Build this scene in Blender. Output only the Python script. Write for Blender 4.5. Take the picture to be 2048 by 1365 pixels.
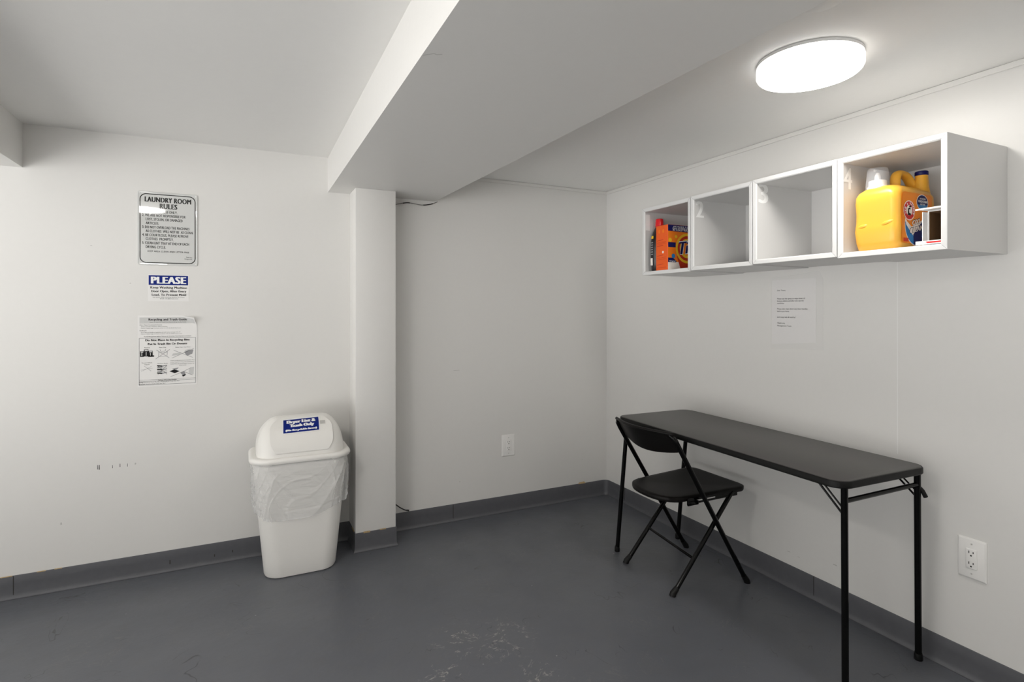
import bpy, bmesh, math, random
from mathutils import Vector, Matrix
R = math.radians
random.seed(4)
for o in list(bpy.data.objects):
    bpy.data.objects.remove(o)
SC = bpy.context.scene
COL = SC.collection

# ------------------------------------------------------------------ camera, world, exposure
cam = bpy.data.cameras.new('camera')
cam.sensor_width = 36.0
cam.lens = 36.0 * 1110.57 / 2048.0
cam.shift_y = -(682.5 - 617.8) / 2048.0
cam.clip_start = 0.02
camo = bpy.data.objects.new('camera', cam)
camo.location = (-2.2455, -3.1388, 1.27)
camo.rotation_euler = (R(90), 0, -R(25.8985))
COL.objects.link(camo)
SC.camera = camo
WORLD_LOW, WORLD_HIGH = 4.4, 0.7  # added fill light entering through the open left and rear sides
LAMP, LAMP2, RIM = 28.0, 56.0, 1.2   # diffuser emission, shared by the added fill lamp, and drum side emission
LAMP_COL = (1.0, 0.965, 0.915)
w = bpy.data.worlds.new('world')
SC.world = w
w.use_nodes = True
wn, wl = w.node_tree.nodes, w.node_tree.links
wtc = wn.new('ShaderNodeTexCoord')
wsx = wn.new('ShaderNodeSeparateXYZ')
wmr = wn.new('ShaderNodeMapRange')       # added fill: strong from below to brighten the ceilings, dimmer above
wmr.inputs['From Min'].default_value = -0.12
wmr.inputs['From Max'].default_value = 0.10
wmr.inputs['To Min'].default_value = WORLD_LOW
wmr.inputs['To Max'].default_value = WORLD_HIGH
wl.new(wtc.outputs['Generated'], wsx.inputs[0])
wl.new(wsx.outputs['Z'], wmr.inputs['Value'])
wn['Background'].inputs[0].default_value = (1.0, 0.99, 0.97, 1)
wl.new(wmr.outputs['Result'], wn['Background'].inputs[1])
SC.view_settings.view_transform = 'Standard'
SC.view_settings.look = 'None'
SC.view_settings.gamma = 1.0
SC.view_settings.use_curve_mapping = False
SC.view_settings.exposure = 0.12

# ------------------------------------------------------------------ materials
def nodes(m):
    return m.node_tree.nodes, m.node_tree.links
def mat(name, col, rough=0.5, metal=0.0, spec=0.5, bump=0.0, bscale=60.0, coat=0.0, var=0.0):
    m = bpy.data.materials.new(name)
    m.use_nodes = True
    N, L = nodes(m)
    b = N['Principled BSDF']
    b.inputs['Base Color'].default_value = (*col, 1)
    b.inputs['Roughness'].default_value = rough
    b.inputs['Metallic'].default_value = metal
    b.inputs['Specular IOR Level'].default_value = spec
    b.inputs['Coat Weight'].default_value = coat
    if bump or var:
        tc = N.new('ShaderNodeTexCoord')
        nz = N.new('ShaderNodeTexNoise')
        nz.inputs['Scale'].default_value = bscale
        nz.inputs['Detail'].default_value = 4
        L.new(tc.outputs['Object'], nz.inputs['Vector'])
        if bump:
            bp = N.new('ShaderNodeBump')
            bp.inputs['Strength'].default_value = bump
            bp.inputs['Distance'].default_value = 0.002
            L.new(nz.outputs['Fac'], bp.inputs['Height'])
            L.new(bp.outputs['Normal'], b.inputs['Normal'])
        if var:
            mr = N.new('ShaderNodeMapRange')
            mr.inputs['To Min'].default_value = 1 - var
            mr.inputs['To Max'].default_value = 1 + var
            L.new(nz.outputs['Fac'], mr.inputs['Value'])
            mx = N.new('ShaderNodeMix')
            mx.data_type = 'RGBA'
            mx.blend_type = 'MULTIPLY'
            mx.inputs['Factor'].default_value = 1
            mx.inputs['A'].default_value = (*col, 1)
            L.new(mr.outputs['Result'], mx.inputs['B'])
            L.new(mx.outputs['Result'], b.inputs['Base Color'])
    return m
def emis(name, col, s):
    m = mat(name, (0.9, 0.9, 0.9), 0.4)
    b = m.node_tree.nodes['Principled BSDF']
    b.inputs['Emission Color'].default_value = (*col, 1)
    b.inputs['Emission Strength'].default_value = s
    return m
def film(name, col, alpha, rough, bump, scale, bdist=0.004, glossy=0.25):
    m = bpy.data.materials.new(name)
    m.use_nodes = True
    N, L = nodes(m)
    b = N['Principled BSDF']
    b.inputs['Base Color'].default_value = (*col, 1)
    b.inputs['Roughness'].default_value = rough
    b.inputs['Alpha'].default_value = alpha
    if bump:
        tc = N.new('ShaderNodeTexCoord')
        mp = N.new('ShaderNodeMapping')
        mp.inputs['Rotation'].default_value = (0, R(38), 0)
        mp.inputs['Scale'].default_value = (0.28, 1, 1.25)
        nz = N.new('ShaderNodeTexNoise')
        nz.inputs['Scale'].default_value = scale
        nz.inputs['Detail'].default_value = 3
        nz.inputs['Distortion'].default_value = 0.6
        bp = N.new('ShaderNodeBump')
        bp.inputs['Strength'].default_value = bump
        bp.inputs['Distance'].default_value = bdist
        L.new(tc.outputs['Object'], mp.inputs['Vector'])
        L.new(mp.outputs['Vector'], nz.inputs['Vector'])
        L.new(nz.outputs['Fac'], bp.inputs['Height'])
        L.new(bp.outputs['Normal'], b.inputs['Normal'])
    return m

M = {}
M['wall'] = mat('white_wall_paint', (0.755, 0.745, 0.722), 0.45, bump=0.12, bscale=45, var=0.012)
M['ceil'] = mat('white_ceiling_paint', (0.86, 0.852, 0.83), 0.6, bump=0.10, bscale=30, var=0.012)
M['ceil_lifted'] = mat('lightened_ceiling_paint', (0.91, 0.905, 0.885), 0.55, bump=0.08, bscale=30, var=0.01)  # ceiling right of the beam coloured lighter to stand in for missing light
M['base'] = mat('grey_baseboard', (0.098, 0.100, 0.110), 0.42, bump=0.15, bscale=35, var=0.12)
M['baseseam'] = mat('baseboard_joint', (0.03, 0.026, 0.024), 0.6)
M['chip'] = mat('chipped_brown_paint', (0.46, 0.33, 0.17), 0.75, var=0.35, bscale=150)
M['scuff'] = mat('dark_scuff', (0.10, 0.10, 0.095), 0.7)
M['greyscuff'] = mat('grey_scuff', (0.52, 0.51, 0.49), 0.7)
M['seam'] = mat('wall_seam', (0.84, 0.835, 0.82), 0.4)
M['white'] = mat('white_plastic', (0.83, 0.82, 0.80), 0.32)
M['can'] = mat('white_can_plastic', (0.86, 0.845, 0.81), 0.34, bump=0.04, bscale=90)
M['lamp'] = emis('lamp_diffuser', LAMP_COL, LAMP)
M['lampb'] = emis('bright_lamp_diffuser', LAMP_COL, LAMP2)
M['lamprim'] = emis('lamp_rim', LAMP_COL, RIM)
M['lampside'] = mat('lamp_housing', (0.85, 0.85, 0.84), 0.4)
M['cab'] = mat('white_cabinet_foil', (0.68, 0.675, 0.665), 0.38)
M['cabedge'] = mat('white_cabinet_edge', (0.74, 0.74, 0.735), 0.4)
M['num'] = mat('white_vinyl_number', (0.93, 0.93, 0.92), 0.4)
M['black'] = mat('black_steel', (0.002, 0.002, 0.002), 0.13, spec=0.22)
M['blackmat'] = mat('black_plastic', (0.005, 0.0042, 0.004), 0.45, spec=0.18, bump=0.1, bscale=400)
M['rubber'] = mat('black_rubber', (0.004, 0.004, 0.004), 0.5, spec=0.3)
M['vinyl'] = mat('black_vinyl_top', (0.040, 0.037, 0.035), 0.36, bump=0.22, bscale=600)
M['edge'] = mat('table_edge', (0.004, 0.004, 0.004), 0.4, spec=0.2, bump=0.2, bscale=500)
M['paper'] = mat('white_paper', (0.82, 0.81, 0.795), 0.5)
M['letter'] = mat('letter_paper', (0.80, 0.785, 0.775), 0.5)
M['ink'] = mat('black_ink', (0.008, 0.008, 0.009), 0.55, spec=0.2)
M['inkgrey'] = mat('grey_ink', (0.30, 0.30, 0.31), 0.6)
M['inklight'] = mat('light_grey_ink', (0.60, 0.60, 0.59), 0.6)
M['blue'] = mat('blue_print', (0.003, 0.016, 0.19), 0.45, spec=0.15)
M['whiteink'] = mat('white_print', (0.90, 0.90, 0.90), 0.4)
M['sign'] = mat('white_enamel_sign', (0.66, 0.665, 0.65), 0.03, coat=0.5)
M['signink'] = mat('black_enamel', (0.012, 0.014, 0.014), 0.03, coat=0.5)
M['slot'] = mat('dark_slot', (0.01, 0.01, 0.01), 0.6)
M['yellow'] = mat('yellow_jug_plastic', (0.86, 0.45, 0.05), 0.30)
M['orange'] = mat('orange_label', (0.90, 0.27, 0.012), 0.34)
M['navy'] = mat('navy_print', (0.008, 0.010, 0.10), 0.4, spec=0.25)
M['skyblue'] = mat('blue_swirl_print', (0.02, 0.20, 0.50), 0.35)
M['red'] = mat('red_print', (0.62, 0.02, 0.02), 0.35)
M['redcap'] = mat('red_cap_plastic', (0.75, 0.012, 0.02), 0.25)
M['pink'] = mat('pale_print', (0.92, 0.86, 0.80), 0.4)
M['tideorange'] = mat('orange_carton', (0.86, 0.115, 0.008), 0.42, var=0.03, bscale=8)
M['tidebright'] = mat('bright_orange_print', (0.93, 0.22, 0.008), 0.40)
M['tidered'] = mat('deep_red_print', (0.56, 0.03, 0.008), 0.40)
M['tideyellow'] = mat('yellow_print', (0.90, 0.55, 0.02), 0.4)
M['darkbottle'] = mat('dark_bottle', (0.018, 0.015, 0.018), 0.3)
M['brown'] = mat('brown_cardboard', (0.16, 0.085, 0.035), 0.8, bump=0.1, bscale=120)
M['cupclear'] = film('clear_measuring_cup', (0.90, 0.92, 0.96), 0.22, 0.12, 0, 1)
M['bag'] = film('clear_bin_liner', (0.84, 0.84, 0.835), 0.36, 0.09, 0.9, 30, 0.012)
M['sleeve'] = film('clear_tape', (0.92, 0.92, 0.92), 0.10, 0.15, 0.4, 40, 0.001)
M['wire'] = mat('dark_wire', (0.02, 0.018, 0.018), 0.45)
M['wirewhite'] = mat('grey_wire', (0.16, 0.155, 0.15), 0.5)

def floor_material():
    m = bpy.data.materials.new('painted_concrete')
    m.use_nodes = True
    N, L = nodes(m)
    b = N['Principled BSDF']
    tc = N.new('ShaderNodeTexCoord')
    def noise(scale, detail=4, dist=0.0, rough=0.5):
        n = N.new('ShaderNodeTexNoise')
        n.inputs['Scale'].default_value = scale
        n.inputs['Detail'].default_value = detail
        n.inputs['Distortion'].default_value = dist
        n.inputs['Roughness'].default_value = rough
        L.new(tc.outputs['Object'], n.inputs['Vector'])
        return n.outputs['Fac']
    def math_(op, a, bb, c=None):
        n = N.new('ShaderNodeMath')
        n.operation = op
        for i, v in enumerate((a, bb, c)):
            if v is None: continue
            if isinstance(v, (int, float)): n.inputs[i].default_value = v
            else: L.new(v, n.inputs[i])
        return n.outputs[0]
    def rng(v, a, bb, c, d):
        n = N.new('ShaderNodeMapRange')
        n.inputs['From Min'].default_value = a
        n.inputs['From Max'].default_value = bb
        n.inputs['To Min'].default_value = c
        n.inputs['To Max'].default_value = d
        L.new(v, n.inputs['Value'])
        return n.outputs['Result']
    def mixc(f, a, bb):
        n = N.new('ShaderNodeMix')
        n.data_type = 'RGBA'
        L.new(f, n.inputs['Factor'])
        for k, v in (('A', a), ('B', bb)):
            if isinstance(v, tuple): n.inputs[k].default_value = (*v, 1)
            else: L.new(v, n.inputs[k])
        return n.outputs['Result']
    def near(x, y, r):
        n = N.new('ShaderNodeVectorMath')
        n.operation = 'DISTANCE'
        L.new(tc.outputs['Object'], n.inputs[0])
        n.inputs[1].default_value = (x, y, 0)
        return rng(n.outputs['Value'], r * 0.35, r, 1, 0)
    col = mixc(rng(noise(1.6, 5), 0.3, 0.7, 0, 1), (0.104, 0.110, 0.127), (0.120, 0.126, 0.142))
    col = mixc(rng(noise(14, 6, 0.4), 0.45, 0.75, 0, 0.30), col, (0.115, 0.115, 0.118))
    # hairline scratches: thin contour lines of a noise, broken up by a second one
    ridge = math_('ABSOLUTE', math_('SUBTRACT', noise(3.2, 3, 1.2), 0.5), 0)
    line = math_('MULTIPLY', rng(ridge, 0.0, 0.004, 1, 0), rng(noise(6, 2), 0.55, 0.62, 0, 1))
    col = mixc(math_('MULTIPLY', line, 0.8), col, (0.030, 0.030, 0.032))
    ridge2 = math_('ABSOLUTE', math_('SUBTRACT', noise(9, 3, 2.0), 0.5), 0)
    line2 = math_('MULTIPLY', rng(ridge2, 0.0, 0.012, 1, 0), rng(noise(4.2, 2), 0.56, 0.64, 0, 1))
    col = mixc(math_('MULTIPLY', line2, 0.6), col, (0.16, 0.16, 0.16))
    # pale worn squiggles where the paint has flaked
    r3 = math_('ABSOLUTE', math_('SUBTRACT', noise(7, 5, 1.6, 0.62), 0.5), 0)
    squig = math_('MULTIPLY', rng(r3, 0.0, 0.016, 1, 0), rng(noise(38, 2), 0.45, 0.6, 0, 1))
    patches = None
    for p in ((-1.345, -1.20, 0.16), (-1.50, -1.14, 0.13), (-1.32, -1.44, 0.09), (-0.90, -2.02, 0.12), (-1.05, -1.85, 0.10), (-1.62, -1.32, 0.10)):
        d = near(*p)
        patches = d if patches is None else math_('MAXIMUM', patches, d)
    col = mixc(math_('MULTIPLY', math_('MULTIPLY', squig, patches), 0.75), col, (0.50, 0.48, 0.43))
    # specks
    v = N.new('ShaderNodeTexVoronoi')
    v.inputs['Scale'].default_value = 9
    L.new(tc.outputs['Object'], v.inputs['Vector'])
    sp = math_('MULTIPLY', rng(v.outputs['Distance'], 0.018, 0.035, 1, 0), rng(noise(7, 1), 0.5, 0.6, 0, 1))
    col = mixc(math_('MULTIPLY', sp, 0.8), col, (0.50, 0.50, 0.48))
    L.new(col, b.inputs['Base Color'])
    L.new(rng(noise(5, 5), 0.3, 0.7, 0.30, 0.46), b.inputs['Roughness'])
    bp = N.new('ShaderNodeBump')
    bp.inputs['Strength'].default_value = 0.35
    bp.inputs['Distance'].default_value = 0.003
    L.new(noise(24, 5), bp.inputs['Height'])
    L.new(bp.outputs['Normal'], b.inputs['Normal'])
    return m
M['floor'] = floor_material()

# ------------------------------------------------------------------ mesh helpers
ORG = {}
def obj(name, bm, mats, parent=None, smooth=False, angle=40):
    if not isinstance(mats, (list, tuple)): mats = [mats]
    me = bpy.data.meshes.new(name)
    if parent is not None:
        bmesh.ops.translate(bm, verts=bm.verts, vec=-ORG[parent.name])
    bm.normal_update()
    if smooth:
        for f in bm.faces: f.smooth = True
        for e in bm.edges:
            if len(e.link_faces) == 2 and e.calc_face_angle(0) > R(angle): e.smooth = False
    bm.to_mesh(me)
    bm.free()
    for m in mats: me.materials.append(m)
    o = bpy.data.objects.new(name, me)
    COL.objects.link(o)
    if parent is not None:
        o.parent = parent
        ORG[o.name] = ORG[parent.name]
    else:
        ORG[o.name] = Vector((0, 0, 0))
    return o
def tag(o, label, cat, group=None):
    o['label'] = label
    o['category'] = cat
    if group: o['group'] = group
    return o
def thing(name, label, cat, loc, group=None):
    o = bpy.data.objects.new(name, None)
    o.location = loc
    o.empty_display_size = 0.05
    COL.objects.link(o)
    ORG[o.name] = Vector(loc)
    return tag(o, label, cat, group)
def struct(name, bm, mats, smooth=False):
    o = obj(name, bm, mats, None, smooth)
    o['kind'] = 'structure'
    return o
def B(): return bmesh.new()
def box(bm, lo, hi, mi=0, bevel=0.0, seg=2):
    r = bmesh.ops.create_cube(bm, size=1)
    vs = r['verts']
    for v in vs:
        v.co = Vector([(lo[i] + hi[i]) / 2 + v.co[i] * (hi[i] - lo[i]) for i in range(3)])
    fs = set(f for v in vs for f in v.link_faces)
    for f in fs: f.material_index = mi
    if bevel:
        es = list(set(e for v in vs for e in v.link_edges))
        rr = bmesh.ops.bevel(bm, geom=es, offset=bevel, segments=seg, affect='EDGES', profile=0.5)
        for f in rr['faces']: f.material_index = mi
def quad(bm, pts, mi=0):
    f = bm.faces.new([bm.verts.new(p) for p in pts])
    f.material_index = mi
    return f
def loft(bm, rings, caps=True, closed=True, mi=0):
    vr = [[bm.verts.new(p) for p in ring] for ring in rings]
    n = len(rings[0])
    for a, b_ in zip(vr, vr[1:]):
        for i in range(n if closed else n - 1):
            j = (i + 1) % n
            f = bm.faces.new((a[i], a[j], b_[j], b_[i]))
            f.material_index = mi
    if caps:
        f = bm.faces.new(list(reversed(vr[0]))); f.material_index = mi
        f = bm.faces.new(vr[-1]); f.material_index = mi
    return vr
def tube(bm, pts, r, segs=12, caps=True, mi=0, rs=None):
    pts = [Vector(p) for p in pts]
    rings = []
    up = None
    for i, p in enumerate(pts):
        if i == 0: t = pts[1] - pts[0]
        elif i == len(pts) - 1: t = pts[-1] - pts[-2]
        else: t = (pts[i + 1] - p).normalized() + (p - pts[i - 1]).normalized()
        t.normalize()
        if up is None:
            a = Vector((0, 0, 1)) if abs(t.z) < 0.9 else Vector((1, 0, 0))
            up = t.cross(a).normalized()
        up = (up - t * up.dot(t)).normalized()
        sd = t.cross(up)
        rr = rs[i] if rs else r
        rings.append([p + (up * math.cos(2 * math.pi * k / segs) + sd * math.sin(2 * math.pi * k / segs)) * rr for k in range(segs)])
    loft(bm, rings, caps, True, mi)
def bend(pts, r, n=5):
    """round the inner corners of a polyline"""
    pts = [Vector(p) for p in pts]
    out = [pts[0]]
    for i in range(1, len(pts) - 1):
        a, p, c = pts[i - 1], pts[i], pts[i + 1]
        d1, d2 = (a - p), (c - p)
        q = min(r, d1.length * 0.45, d2.length * 0.45)
        s, e = p + d1.normalized() * q, p + d2.normalized() * q
        for k in range(n + 1):
            t = k / n
            out.append(s * (1 - t) ** 2 + p * 2 * t * (1 - t) + e * t * t)
    out.append(pts[-1])
    return out
def lathe(bm, prof, c, segs=32, mi=0, caps=True):
    loft(bm, [[Vector((c[0] + r * math.cos(2 * math.pi * k / segs), c[1] + r * math.sin(2 * math.pi * k / segs), c[2] + z)) for k in range(segs)] for r, z in prof], caps, True, mi)
def rrect(hx, hy, r, n=6):
    r = max(1e-5, min(r, hx * 0.999, hy * 0.999))
    out = []
    for cx, cy, a0 in ((hx - r, hy - r, 0), (-hx + r, hy - r, 90), (-hx + r, -hy + r, 180), (hx - r, -hy + r, 270)):
        for k in range(n + 1):
            a = R(a0 + 90 * k / n)
            out.append((cx + r * math.cos(a), cy + r * math.sin(a)))
    return out

# ---- lettering
_G = {}
def glyphs(s, weight):
    key = (s, weight)
    if key in _G: return _G[key]
    cu = bpy.data.curves.new('t', 'FONT')
    cu.body = s
    cu.size = 1
    cu.resolution_u = 3
    if weight: cu.space_character = 1.0 + 0.035 * weight
    ob = bpy.data.objects.new('t', cu)
    COL.objects.link(ob)
    bpy.context.view_layer.update()
    me = ob.to_mesh()
    vs = [(v.co.x, v.co.y) for v in me.vertices]
    fs = [tuple(p.vertices) for p in me.polygons]
    ob.to_mesh_clear()
    bpy.data.objects.remove(ob)
    bpy.data.curves.remove(cu)
    x0 = min(v[0] for v in vs)
    x1 = max(v[0] for v in vs)
    _G[key] = ([((x - x0) / (x1 - x0), y) for x, y in vs], fs)
    return _G[key]
CAPH = None
def caph():
    global CAPH
    if CAPH is None:
        v, f = glyphs('H', 0)
        CAPH = max(q[1] for q in v) - min(q[1] for q in v)
    return CAPH
def text(bm, s, o, r, u, width, cap, weight=0, mi=0, warp=None):
    """flat letters: o = left end of the baseline, r / u = reading and up direction"""
    vs, fs = glyphs(s, weight)
    k = cap / caph()
    o, r, u = Vector(o), Vector(r), Vector(u)
    shifts = ((0,), (0, 0.055), (0, 0.06, 0.12), (0, 0.065, 0.13, 0.19))[weight]
    n_ = r.cross(u)
    width = max(width * 0.5, width - shifts[-1] * cap)
    for h_, sh in enumerate(shifts):             # heavier faces: the strokes are widened sideways
        bv = []
        for x, y in vs:
            p = o + r * (x * width + sh * cap) + u * (y * k)
            if warp: p = warp(p)
            bv.append(bm.verts.new(p + n_ * (0.00002 * h_)))
        for f in fs:
            try:
                q = bm.faces.new([bv[i] for i in f])
                q.material_index = mi
            except ValueError:
                pass
def stroke(bm, pts, wd, P, mi=0):
    """flat line of a given width; P maps 2D to 3D"""
    for (x0, y0), (x1, y1) in zip(pts, pts[1:]):
        d = math.hypot(x1 - x0, y1 - y0) or 1
        nx, ny = -(y1 - y0) / d * wd / 2, (x1 - x0) / d * wd / 2
        quad(bm, [P(x0 + nx, y0 + ny), P(x0 - nx, y0 - ny), P(x1 - nx, y1 - ny), P(x1 + nx, y1 + ny)], mi)
def poly(bm, pts, P, mi=0):
    return quad(bm, [P(*p) for p in pts], mi)
def ring2d(bm, outer, inner, P, mi=0):
    n = len(outer)
    a = [bm.verts.new(P(*p)) for p in outer]
    b_ = [bm.verts.new(P(*p)) for p in inner]
    for i in range(n):
        j = (i + 1) % n
        f = bm.faces.new((a[i], a[j], b_[j], b_[i]))
        f.material_index = mi

# ------------------------------------------------------------------ the room
XL, YF = -5.4, -4.4               # where the built corner of the basement ends, left and behind the camera
ZR, ZL, ZB = 2.0706, 2.087, 1.901 # ceiling right / left of the beam, beam underside
bm = B()
box(bm, (XL - 0.1, YF - 0.1, -0.1), (0.1, 0.1, 0))
struct('floor', bm, M['floor'])
bm = B()
box(bm, (XL - 0.1, YF - 0.1, ZL), (-1.6, 0.1, ZL + 0.1))
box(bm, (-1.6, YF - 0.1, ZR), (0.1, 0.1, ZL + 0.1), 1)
struct('ceiling', bm, [M['ceil'], M['ceil_lifted']])

def on_back(x, z, e=0.0004): return Vector((x, -e, z))
def on_right(y, z, e=0.0004): return Vector((-e, y, z))
bm = B()
box(bm, (XL - 0.1, 0, 0), (0.1, 0.1, ZL))
# rubbed dark ticks, faint scuffs and drips in the paint
for x, z, hw, hh in ((-2.846, 0.538, 0.0014, 0.010), (-2.840, 0.537, 0.0022, 0.011), (-2.7895, 0.534, 0.0013, 0.007), (-2.7607, 0.536, 0.0016, 0.008), (-2.7315, 0.5345, 0.0012, 0.007)):
    quad(bm, [on_back(x - hw, z - hh), on_back(x + hw, z - hh), on_back(x + hw * 0.7, z + hh), on_back(x - hw * 0.8, z + hh)], 1)
for x, z, hw, hh in ((-2.700, 0.537, 0.003, 0.005), (-2.98, 0.30, 0.003, 0.006), (-2.72, 1.39, 0.003, 0.002), (-2.87, 1.56, 0.004, 0.0015), (-1.09, 0.90, 0.02, 0.0012), (-1.07, 0.23, 0.002, 0.004), (-0.20, 0.26, 0.002, 0.002)):
    quad(bm, [on_back(x - hw, z - hh), on_back(x + hw, z - hh * 0.6), on_back(x + hw * 0.7, z + hh), on_back(x - hw, z + hh * 0.8)], 2)
quad(bm, [on_back(-0.235, 0.1005, 0.006), on_back(-0.175, 0.1005, 0.006), on_back(-0.185, 0.112, 0.0006), on_back(-0.225, 0.109, 0.0006)], 3)
struct('wall_back', bm, [M['wall'], M['scuff'], M['greyscuff'], M['chip']])
bm = B()
box(bm, (0, YF - 0.1, 0), (0.1, 0, ZR + 0.01))
quad(bm, [on_right(-1.8762, 0.715), on_right(-1.8790, 0.715), on_right(-1.8782, 1.452), on_right(-1.8758, 1.452)], 1)
for y, z, hw, hh in ((-0.51, 0.27, 0.003, 0.003), (-0.47, 0.24, 0.002, 0.002), (-1.63, 0.19, 0.009, 0.002), (-1.41, 0.16, 0.008, 0.0015), (-1.46, 0.155, 0.006, 0.001)):
    quad(bm, [on_right(y + hw, z - hh), on_right(y - hw, z - hh), on_right(y - hw * 0.6, z + hh), on_right(y + hw, z + hh * 0.7)], 2)
struct('wall_right', bm, [M['wall'], M['seam'], M['greyscuff']])

bm = B()
box(bm, (-3.2, YF - 0.1, 0), (0, YF, ZR))
struct('wall_front', bm, M['wall'])

# beam running away from the camera, with a small raised crack in its paint
bm = B()
lo = [(-1.829, 0, ZB), (-1.226, 0, ZB), (-1.12, YF, ZB), (-1.866, YF, ZB)]
top = [(x, y, ZL + 0.03) for x, y, z in lo]
loft(bm, [lo[::-1], top[::-1]])
ck = [(-1.842, -1.800), (-1.829, -1.812), (-1.820, -1.822), (-1.812, -1.818), (-1.800, -1.826)]
stroke(bm, ck, 0.0028, lambda x, y: Vector((x, y, ZB - 0.0006)), 1)
struct('ceiling_beam', bm, [M['wall'], M['greyscuff']])
# column under the beam
CX0, CX1, CY = -1.716, -1.5045, -0.185
bm = B()
box(bm, (CX0, CY, 0), (CX1, 0, ZB), 0, 0.003, 2)
struct('column', bm, M['wall'], True)
# boxed-in duct in the far left corner of the ceiling
bm = B()
box(bm, (XL, -4.0, 1.892), (-3.115, 0, ZL))
struct('ceiling_bulkhead', bm, M['wall'])

# ---- thin trim under the right-hand ceiling
bm = B()
box(bm, (-1.226, -0.006, ZR - 0.021), (0, 0, ZR - 0.001), 0, 0.0015, 1)
struct('trim_1', bm, M['wall'])
bm = B()
box(bm, (-0.006, YF, ZR - 0.021), (0, -0.0065, ZR - 0.001), 0, 0.0015, 1)
struct('trim_2', bm, M['wall'])

# ---- rubber cove baseboards: a profile swept along the foot of the wall
def sweep(path, prof, bm, closed=False):
    n = len(path)
    rings = []
    for i in range(n):
        p = Vector((*path[i], 0))
        ds = []
        if i > 0: ds.append((Vector((*path[i], 0)) - Vector((*path[i - 1], 0))).normalized())
        if i < n - 1: ds.append((Vector((*path[i + 1], 0)) - Vector((*path[i], 0))).normalized())
        ns = [Vector((d.y, -d.x, 0)) for d in ds]
        m = sum(ns, Vector()).normalized()
        k = 1 / max(0.3, m.dot(ns[0]))
        rings.append([p + m * (k * o) + Vector((0, 0, z)) for o, z in prof])
    loft(bm, rings, True, True)
COVE = [(0, 0.0), (0.0105, 0.0), (0.0112, 0.002), (0.0105, 0.0045), (0.0078, 0.009), (0.0056, 0.015), (0.0042, 0.024), (0.0036, 0.06), (0.0034, 0.099), (0.0026, 0.1012), (0, 0.1014)]
bm = B()
sweep([(XL, 0), (CX0 + 0.001, 0)], COVE, bm)
for x in (-3.146,):
    box(bm, (x - 0.0012, -0.0052, 0.012), (x + 0.0012, -0.003, 0.1), 1)
for x, z, h in ((-2.56, 0.045, 0.010), (-2.37, 0.040, 0.006), (-2.29, 0.046, 0.006)):
    box(bm, (x - 0.0022, -0.0046, z - h), (x + 0.0022, -0.0030, z + h), 1, 0.0004, 1)
for x, l in ((-3.05, 0.016), (-2.99, 0.014), (-3.17, 0.02)):
    box(bm, (x - l, -0.0045, 0.099), (x + l, -0.0005, 0.1025), 2, 0.0008, 1)
o = struct('baseboard_left', bm, [M['base'], M['baseseam'], M['chip']], True)
bm = B()
corner = [(-0.035 + 0.035 * math.sin(R(a)), -0.035 + 0.035 * math.cos(R(a))) for a in range(0, 91, 15)]
sweep([(CX1 - 0.001, 0)] + corner + [(0, -0.10)], COVE, bm)
box(bm, (-1.115, -0.0052, 0.012), (-1.112, -0.003, 0.1), 1)
struct('baseboard_back', bm, [M['base'], M['baseseam']], True)
bm = B()
sweep([(0, -0.10), (0, YF)], COVE, bm)
for y in (-0.205, -1.535):
    box(bm, (-0.0052, y - 0.001, 0.012), (-0.003, y + 0.001, 0.1015), 1)
struct('baseboard_right', bm, [M['base'], M['baseseam']], True)
bm = B()
sweep([(CX0, 0), (CX0, CY), (CX1, CY), (CX1, 0)], [(o_, z * 0.985) for o_, z in COVE], bm)
box(bm, (CX0 + 0.040, CY - 0.0048, 0.094), (CX0 + 0.075, CY - 0.0005, 0.1035), 1, 0.002, 2)
box(bm, (CX0 + 0.125, CY - 0.0044, 0.0965), (CX0 + 0.158, CY - 0.0005, 0.1025), 1, 0.0015, 2)
box(bm, (CX0 - 0.0045, CY + 0.03, 0.097), (CX0 - 0.0005, CY + 0.09, 0.1025), 1, 0.0015, 2)
struct('baseboard_column', bm, [M['base'], M['chip']], True)

# ------------------------------------------------------------------ ceiling lamps
def ceiling_lamp(x, y, z, label, face):
    t = thing('ceiling_light', label, 'lamp', (x, y, z), 'round flush ceiling lamps')
    r = 0.1545
    bm = B()
    lathe(bm, [(0.150, 0.0), (r, -0.001), (r, -0.0108), (0.150, -0.0112)], (x, y, z), 64)
    obj('housing', bm, M['lampside'], t, True)
    bm = B()
    lathe(bm, [(0.1545, -0.0110), (0.1552, -0.014), (0.1552, -0.038), (0.1525, -0.0435), (0.1475, -0.0472)], (x, y, z), 64, 1, False)
    lathe(bm, [(0.1475, -0.0472), (0.10, -0.0505), (0.05, -0.0512), (0.004, -0.0515)], (x, y, z), 64, 0, False)
    obj('diffuser', bm, [face, M['lamprim']], t, True)
    return t
ceiling_lamp(-0.606, -1.948, ZR, 'round white glowing ceiling lamp above the black table', M['lamp'])
ceiling_lamp(-2.94, -2.00, ZL, 'round white ceiling lamp left of the beam, reflected in the rules sign', M['lampb'])
ceiling_lamp(-0.75, -3.75, ZR, 'unseen fill lamp added behind the camera on the table side', M['lamp'])  # extra lamp added out of view to fill the right-hand side
t = thing('ceiling_detector', 'edge of a round white ceiling disc by the beam at the photo top edge', 'ceiling fixture', (-0.938, -2.222, ZR))
bm = B()
lathe(bm, [(0.066, 0.0), (0.066, -0.008), (0.060, -0.010)], (-0.938, -2.222, ZR), 40)
obj('base_plate', bm, M['white'], t, True)
bm = B()
lathe(bm, [(0.058, -0.0095), (0.057, -0.022), (0.050, -0.030), (0.02, -0.033), (0.002, -0.0335)], (-0.938, -2.222, ZR), 40)
obj('cover', bm, M['white'], t, True)

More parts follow.
